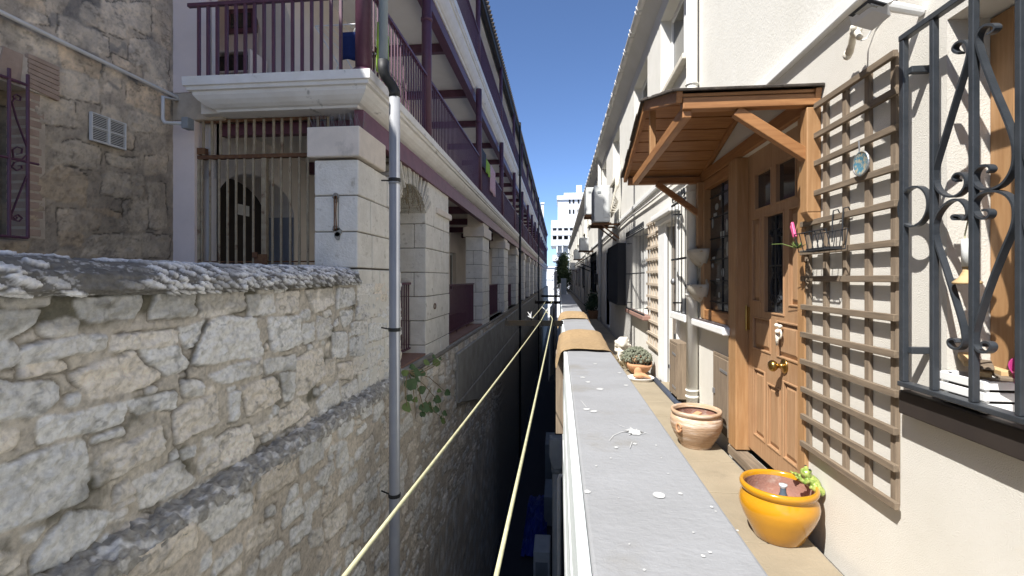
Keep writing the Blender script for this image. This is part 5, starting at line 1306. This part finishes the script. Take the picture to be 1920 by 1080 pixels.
a1_=dup(a0,(.95,14.0,1.85),'second air conditioner, just beyond and above the nearest one',None)
dup(a0,(.95,18.2,1.05),'third air conditioner, lower, above the dark awning',(1,.8,.62))
dup(a0,(.95,25.0,1.0),'fourth, small and distant air conditioner',(1,.8,.62)); dup(a0,(.95,33,.6),'fifth, farthest air conditioner near the tree',(1,.8,.62))
g=MB(); r=random.Random(2)
for k in range(6): 
    x=W-.05-.01*k; g.tube([(x,10.0+.06*k,2.3+.05*k),(x-.03,10.05,1.9),(x-.12,10.15+.03*k,1.75-.07*k),(x-.03,10.2,1.6-.04*k),(1.1,10.35,1.5-.04*k)],.018,7)
tag(g.build('hose_bundle',M['stonew'],None,smooth=True),'tangled pale hoses beside the nearest air conditioner','hose')
# ================================================================== POTS
yp=thing('yellow_pot',(1.07,2.46,FLOOR),'large glossy yellow glazed pot by the wooden door','pot')
pc=(1.093,2.52,FLOOR)
g=MB(); g.lathe([(0,.003),(.105,0),(.112,.006),(.135,.05),(.163,.1),(.178,.14),(.181,.165),(.174,.19),(.163,.207),(.160,.213),(.168,.218),(.176,.228),(.178,.24),(.172,.251),(.162,.252),(.157,.243),(.154,.23)],pc,64); g.v=[(a,b,FLOOR+(c_-FLOOR)*1.075) for a,b,c_ in g.v]; g.build('body',M['yellow'],yp,smooth=True)
g=MB(); g.lathe([(.154,.247),(.153,.21),(.155,.16),(.14,.125),(0,.12)],pc,48); g.build('clay_lining',M['terra_in'],yp,smooth=True)
bo=thing('glass_bottle',(1.098,2.48,FLOOR+.16),'grey glass bottle standing upside down in the yellow pot','bottle')
g=MB(); g.lathe([(0,0),(.02,.0),(.024,.03),(.021,.06),(.014,.08),(.013,.1)],(1.098,2.48,FLOOR+.16),18); g.build('body',M['bottle'],bo,smooth=True)
g=MB(); g.lathe([(.013,.1),(.019,.112),(.019,.118),(0,.12)],(1.098,2.48,FLOOR+.16),18); g.build('neck',M['acw'],bo,smooth=True)
# frog on the rim (right far side of the pot)
fr=thing('ceramic_frog',(1.21,2.36,FLOOR+.25),'small green glazed ceramic frog climbing over the yellow pot rim','ornament')
fc=onp(1521,902,1.255); ax=Vector((-.62,.05,.62)).normalized(); sd=ax.cross(Vector((0,0,1))).normalized(); upv=sd.cross(ax).normalized()
Rf=Matrix((sd,ax,upv)).transposed(); K=1.2
g=MB()
def fl_(x,y,z): return fc+Rf@Vector((x,y,z))*K
def fe(c,r,n=14,m=9): g.ell(c,tuple(q*K for q in r),n,m,Rf)
fe(fl_(0,-.005,0),(.031,.042,.027)); fe(fl_(0,.036,.008),(.026,.024,.02))
for q_ in (1,-1):
    fe(fl_(q_*.016,.042,.024),(.0095,.0095,.0095),10,8); fe(fl_(q_*.032,-.028,-.004),(.016,.028,.019))
    g.tube([fl_(q_*.036,-.045,-.004),fl_(q_*.046,-.01,-.014),fl_(q_*.046,.012,-.02)],[.013*K,.01*K,.008*K],8)
    g.tube([fl_(q_*.02,.02,-.01),fl_(q_*.034,.03,-.022),fl_(q_*.026,.05,-.026)],[.012*K,.01*K,.009*K],8)
    for q in (-.009,0,.009): g.tube([fl_(q_*.026,.048,-.026),fl_(q_*.026+q,.064,-.032)],[.0055*K,.0045*K],6)
g.build('body',M['frog'],fr,remesh=.003)
g=MB()
for s in (1,-1): g.ell(fl_(s*.021,.0475,.0285),(.0058,.0058,.0058),8,6)
g.split('eye',M['rubber'],fr,smooth=True)
tp=thing('terracotta_pot',(1.06,3.82,FLOOR),'ribbed weathered terracotta pot with side rings under the sidelight window','pot')
pc=(1.055,3.83,FLOOR)
prof=[(0,.003),(.11,0),(.115,.008)]
for k in range(15):
    t=k/14; rr=.118+.074*math.sin(min(1,t*1.15)*PI/2)*(1 if t<.8 else 1-(t-.8)*.5); prof.append((rr+.0025*(k%2),.02+.2*t))
prof+=[(.172,.225),(.17,.232),(.182,.24),(.187,.252),(.184,.266),(.172,.268),(.165,.258),(.16,.24)]
g=MB(); g.lathe(prof,pc,64); g.v=[(a,b,FLOOR+(c_-FLOOR)*1.06) for a,b,c_ in g.v]; g.build('body',M['terra'],tp,smooth=True)
g=MB(); g.lathe([(.16,.241),(.168,.2),(.16,.14),(.14,.1),(0,.1)],pc,48); g.build('inside',M['terra_in'],tp,smooth=True)
g=MB(); a=math.radians(212); cx_,cy_=pc[0]+.185*math.cos(a),pc[1]+.185*math.sin(a); tx_,ty_=-math.sin(a),math.cos(a)
g.tube([(cx_+tx_*.022*math.cos(t)-.008*0,cy_+ty_*.022*math.cos(t)-.012,FLOOR+.165+.03*math.sin(t)) for t in np.linspace(0,2*PI,18)],.008,8); g.build('side_ring',M['terra2'],tp,smooth=True)
g=MB(); g.bar((pc[0]-.05,pc[1]+.02,FLOOR+.2),(pc[0]+.05,pc[1]+.08,FLOOR+.235),.05,.014); tag(g.build('clay_shard',M['terra2'],None,bevel=.003),'orange clay shard lying inside the terracotta pot','shard')
# cactus group
bw=thing('clay_bowl',(1.08,6.62,FLOOR),'broken edged terracotta bowl holding the grey green cactus','bowl')
pc=(1.07,6.62,FLOOR+.005); g=MB(); n=40; prof=[(.07,0),(.11,.03),(.15,.08),(.175,.14),(.18,.18)]; vs=[]; fs=[]
for k in range(n):
    a=2*PI*k/n; e=1+.28*math.sin(a*1.0-.3)+.08*math.sin(3*a)
    for r_,z in prof: vs.append((pc[0]+r_*math.cos(a),pc[1]+r_*math.sin(a),pc[2]+z*e))
m=len(prof)
for k in range(n):
    for i in range(m-1): fs.append((k*m+i,((k+1)%n)*m+i,((k+1)%n)*m+i+1,k*m+i+1))
g.add(vs,fs); g.build('shell',M['terra2'],bw,smooth=True,solid=.014)
g=MB(); g.disc((pc[0],pc[1],pc[2]+.13),.165,.165,24); g.build('soil',M['soil'],bw)
ct=thing('cactus_clump',(1.04,6.68,FLOOR+.13),'domed grey green cactus clump growing in the terracotta bowl','cactus')
r=random.Random(11); g=MB(); dr2=MB()
for k in range(330):
    a=r.uniform(0,2*PI); e=math.acos(r.uniform(.0,1)); d=Vector((math.sin(e)*math.cos(a)*.2,math.sin(e)*math.sin(a)*.2,math.cos(e)*.17)); c=Vector((pc[0]-.02,pc[1]+.04,pc[2]+.18))+d*r.uniform(.86,1.02); s=r.uniform(.011,.021); g.ell(c,(s,s,s*1.15),8,6)
    if k%3==0:
        for q in range(3): dd=Vector((r.uniform(-1,1),r.uniform(-1,1),r.uniform(-.3,1))).normalized(); g.tube([c,c+dd*(s+.018)],.0022,3)
g.build('heads',M['cactus'],ct,smooth=True)
for k in range(40):
    a=r.uniform(0,2*PI); dr2.tube([(pc[0]-.02+.15*math.cos(a),pc[1]+.04+.15*math.sin(a),pc[2]+.13),(pc[0]-.02+.2*math.cos(a),pc[1]+.04+.2*math.sin(a),pc[2]+.2+r.uniform(0,.05))],.006,4)
dr2.build('dry_stems',M['dry'],ct)
g=MB(); g.lathe([(0,0),(.15,0),(.165,.03),(.17,.04),(.16,.04),(.14,.015),(0,.014)],(1.03,6.22,FLOOR+.001),36); tag(g.build('saucer',M['cond'],None,smooth=True),'grey saucer on the walkway in front of the cactus bowl','saucer')
g=MB(); r=random.Random(3)
g.ell((1.02,6.22,FLOOR+.06),(.1,.06,.035),14,8,Matrix.Rotation(.5,3,'Z')); g.ell((1.0,6.24,FLOOR+.1),(.05,.045,.06),12,8); g.ell((1.1,6.2,FLOOR+.055),(.07,.05,.02),12,8,Matrix.Rotation(.4,3,'Y'))
tag(g.build('broken_clay',M['terra2'],None,remesh=.008),'broken piece of orange clay pot lying in the grey saucer','shard')
g=MB(); r=random.Random(14); c=Vector((.955,7.25,FLOOR))
g.ell(c+Vector((0,0,.13)),(.1,.1,.14),14,10); g.ell(c+Vector((-.02,-.03,.33)),(.085,.09,.1),14,10); g.ell(c+Vector((-.03,-.11,.31)),(.04,.045,.04),10,8)
for k in range(34):
    a=r.uniform(0,6.28); z=r.uniform(.2,.42); rr=.1 if z<.36 else .07; g.ell(c+Vector((-.01+rr*math.cos(a),rr*math.sin(a)*.9,z)),(.028,.03,.026),8,6)
for s in (-1,1): g.tube([c+Vector((s*.06,-.06,.2)),c+Vector((s*.07,-.1,.02))],[.04,.035],8)
tag(g.build('stone_lion',M['stonew'],None,remesh=.012),'small curly white stone lion ornament beside the cactus','ornament')
g=MB(); r=random.Random(21)
for k in range(300):
    a=r.uniform(0,6.28); d=Vector((math.cos(a),math.sin(a),r.uniform(.1,1.4))).normalized()*r.uniform(.05,.22); c0=Vector((.92,7.0,FLOOR)); n=Vector((r.uniform(-1,1),r.uniform(-1,1),0)).normalized()*.01
    g.add([c0+d-n,c0+d+n,c0+d+n+Vector((0,0,.03)),c0+d-n*.3+Vector((0,0,.035))],[(0,1,2,3)])
tag(g.build('dry_weeds',M['dry'],None),'tuft of dry yellowish weeds at the foot of the stone lion','plant')
g=MB(); 
pass
for k in range(2):
    g=MB(); g.box(.45,.98,7.5+.28*k,7.62+.28*k,FLOOR+.0,FLOOR+.035); tag(g.build('flat_stone',M['walk'],None,bevel=.006),('nearer','farther')[k]+' of two pale slabs laid across the walkway beyond the lion','slab','slabs laid across the walkway')

fp=thing('potted_shrub',(1.1,15.6,FLOOR),'small potted shrub far along the shaded walkway','potted plant')
g=MB(); g.lathe([(0,0),(.13,0),(.17,.25),(.18,.26),(0,.25)],(1.1,15.6,FLOOR),20); g.build('pot',M['terra2'],fp,smooth=True)
def leaves(g,c,rad,n,s,seed,lumps=8):
    r=random.Random(seed); L_=[]
    for k in range(lumps):
        d=Vector((r.gauss(0,1),r.gauss(0,1),r.gauss(0,1))).normalized(); L_.append(Vector(c)+Vector((d.x*rad[0],d.y*rad[1],d.z*rad[2]))*r.uniform(.2,.75))
    for k in range(n):
        q=r.choice(L_); d=Vector((r.gauss(0,1),r.gauss(0,1),r.gauss(0,1))); p=q+Vector((d.x*rad[0],d.y*rad[1],d.z*rad[2]))*.26
        u=Vector((r.uniform(-1,1),r.uniform(-1,1),r.uniform(-1,1))).normalized(); v=u.orthogonal().normalized(); ss=s*r.uniform(.6,1.4)
        g.add([p-u*ss,p+v*ss*.5,p+u*ss,p-v*ss*.5],[(0,1,2,3)])
g=MB(); leaves(g,(1.1,15.6,FLOOR+.5),(.28,.28,.3),700,.05,3); g.build('foliage',M['crown'],fp)
# ================================================================== LOWER ALLEY
hp=thing('rain_hopper',(-.03,8.6,STREET),'grey rainwater hopper with downpipe below the parapet','rain hopper')
hy,hz=8.6,-2.85
g=MB(); g.prism([(-.17,hz+.02),(.1,hz+.02),(.1,hz-.3),(.04,hz-.5),(-.11,hz-.5),(-.17,hz-.28)],'y',hy-.14,hy+.14); g.build('box',M['acg'],hp,bevel=.012)
g=MB(); g.tube([(-.035,hy,hz-.48),(-.035,hy,STREET)],.085,14); g.tube([(-.035,hy,hz-.6),(-.035,hy,hz-.52)],.1,14); g.build('pipe',M['acg'],hp,smooth=True)
g=MB(); g.tube([(.1,8.2,-3.35),(.02,8.2,-3.35),(.0,8.2,-3.42),(.0,8.2,STREET)],.035,10); tag(g.build('waste_pipe',M['cond'],None,smooth=True),'thin grey waste pipe with elbow beside the rain hopper','pipe')
def lowbox(name,px,py,y,w,d,h,m,label,cat,grp='things stored along the lower alley'):
    x,z=YP(px,py,y); t=thing(name,(x,y,STREET),label,cat,grp)
    g=MB(); g.box(x,x+w,y,y+d,STREET,STREET+h); g.build('casing',M[m],t,bevel=.02)
    g=MB(); g.box(x+.06,x+w-.06,y-.012,y-.001,STREET+h*.2,STREET+h*.75); g.build('panel',M['acg'],t,bevel=.004)
lowbox('storage_box',1000,1005,13.0,.45,.9,1.1,'acw','larger white storage unit standing in the dark lower alley','storage box')
lowbox('storage_box',995,1070,11.6,.45,.8,.7,'acw','white storage unit nearest the bottom edge of the lower alley','storage box')
lowbox('storage_box',1020,905,16.5,.4,1.5,1.0,'acg','grey storage box beside the blue tarpaulin','storage box')
lowbox('storage_box',1022,840,20,.4,1.6,1.6,'acg','tall grey box behind the rain hopper','storage box')
g=MB(); r=random.Random(8); n=16; vs=[]; fs=[]
for i in range(n+1):
    for j in range(n+1):
        x=-1.15+.75*i/n; y=14.5+4*j/n; vs.append((x,y,STREET+.06+.35*math.sin(PI*i/n)*math.sin(PI*j/n)+.12*r.random()))
for i in range(n):
    for j in range(n): a=i*(n+1)+j; fs.append((a,a+n+1,a+n+2,a+1))
g.add(vs,fs); tag(g.build('tarpaulin',M['tarp'],None,solid=.01),'crumpled blue tarpaulin in the dark lower alley','tarpaulin')
# ================================================================== FAR BACKGROUND
tw=thing('apartment_tower',(3,140,STREET),'tall white apartment tower with arched balconies at the end of the alley','building')
TY=140
def T(x,y): return YP(1000+x/4.154,320+y/4.154,TY)
def tb(g,x0,x1,y0,y1,d0,d1):
    a=T(x0,y0); b=T(x1,y1); g.box(a[0],b[0],TY+d0,TY+d1,b[1],a[1])
g=MB(); tb(g,190,620,205,385,3,16); tb(g,240,600,150,182,5,14); tb(g,180,620,640,1200,3,16); tb(g,182,640,583,640,2,16); g.build('upper_block',M['tower'],tw)
g=MB(); tb(g,183,640,182,207,2.6,16.5); tb(g,137,640,420,440,0,16); tb(g,137,640,468,500,0,16); tb(g,137,640,537,580,0,16); tb(g,150,640,655,700,1,16); tb(g,140,640,385,420,.4,.7)
for x0,x1,y0,y1 in [(137,150,440,537),(182,192,440,537),(226,238,440,537),(272,283,440,537),(320,332,440,537),(366,378,440,537),(180,190,580,640),(222,232,580,640),(270,280,580,640),(312,322,580,640)]: tb(g,x0,x1,y0,y1,.1,2)
g.build('balcony_fronts',M['tower'],tw)
for x in (150,192,238,283,332,378):
    x1=x+32 if x!=192 else 226
    x1={150:182,192:226,238:272,283:320,332:366,378:410}[x]
    g=MB(); a=T(x,440); b=T(x1,468); xc=(a[0]+b[0])/2; R_=(b[0]-a[0])/2; H_=a[1]-b[1]
    q=[(xc-R_,a[1]+.1),(xc-R_,b[1]+H_*.15)]+[(xc+R_*math.cos(t),b[1]+H_*.15+H_*.8*math.sin(t)) for t in np.linspace(PI,0,9)]+[(xc+R_,a[1]+.1)]
    g.prism(q,'y',TY+.2,TY+.8); g.build('balcony_arch',M['tower'],tw)
g=MB(); tb(g,140,640,438,540,2.5,16); tb(g,182,640,578,642,2.4,2.6); g.build('balcony_back',M['grey_arch'],tw)
for y0,y1,xs in ((212,242,(278,308,348,380)),(291,325,(278,308,346,380))):
    for x in xs: g=MB(); tb(g,x,x+14,y0,y1,2.9,3.1); g.build('window',M['dark'],tw)
for x0,x1 in ((150,182),(192,226),(238,272),(283,320)): g=MB(); tb(g,x0+4,x1-6,505,537,2.3,2.6); g.build('window',M['dark'],tw)
g=MB(); a=T(358,82); b=T(362,150); g.box(a[0]-.6,a[0]+1,TY+6,TY+7.5,b[1],a[1]); g.build('mast',M['tower'],tw)
a=YP(1018,502,105); b=YP(1041,560,105)
lw_=thing('white_house',(a[0],105,STREET),'low white house closing the alley below the tower','house')
g=MB(); g.box(a[0]-3,b[0]+4,105,112,STREET,a[1]); g.build('wall',M['tower'],lw_); g=MB(); g.box(a[0]-3.2,b[0]+4.2,104.8,112.2,a[1],a[1]+.3); g.box(a[0]-3,b[0]+4,104.9,104.98,a[1]-2.6,a[1]-2.4); g.build('roof_edge',M['white'],lw_)
tr=thing('dense_tree',(.55,47,-1.6),'dense dark green tree rising behind the far end of the walkway','tree')
g=MB(); g.tube([(.55,47,STREET),(.55,47,-.5),(.6,47,1.2)],[.16,.13,.06],8)
for k in range(6): a=k*1.05; g.tube([(.55,47,-.3+.2*k),(.55+.5*math.cos(a),47+.5*math.sin(a),.3+.25*k)],[.06,.02],5)
g.build('trunk',M['bark'],tr)
g=MB(); leaves(g,(.38,47,.3),(.85,1.1,2.0),6500,.08,5,40); leaves(g,(.3,47,1.7),(.6,.7,.9),2200,.07,8,12); g.build('crown',M['crown'],tr)
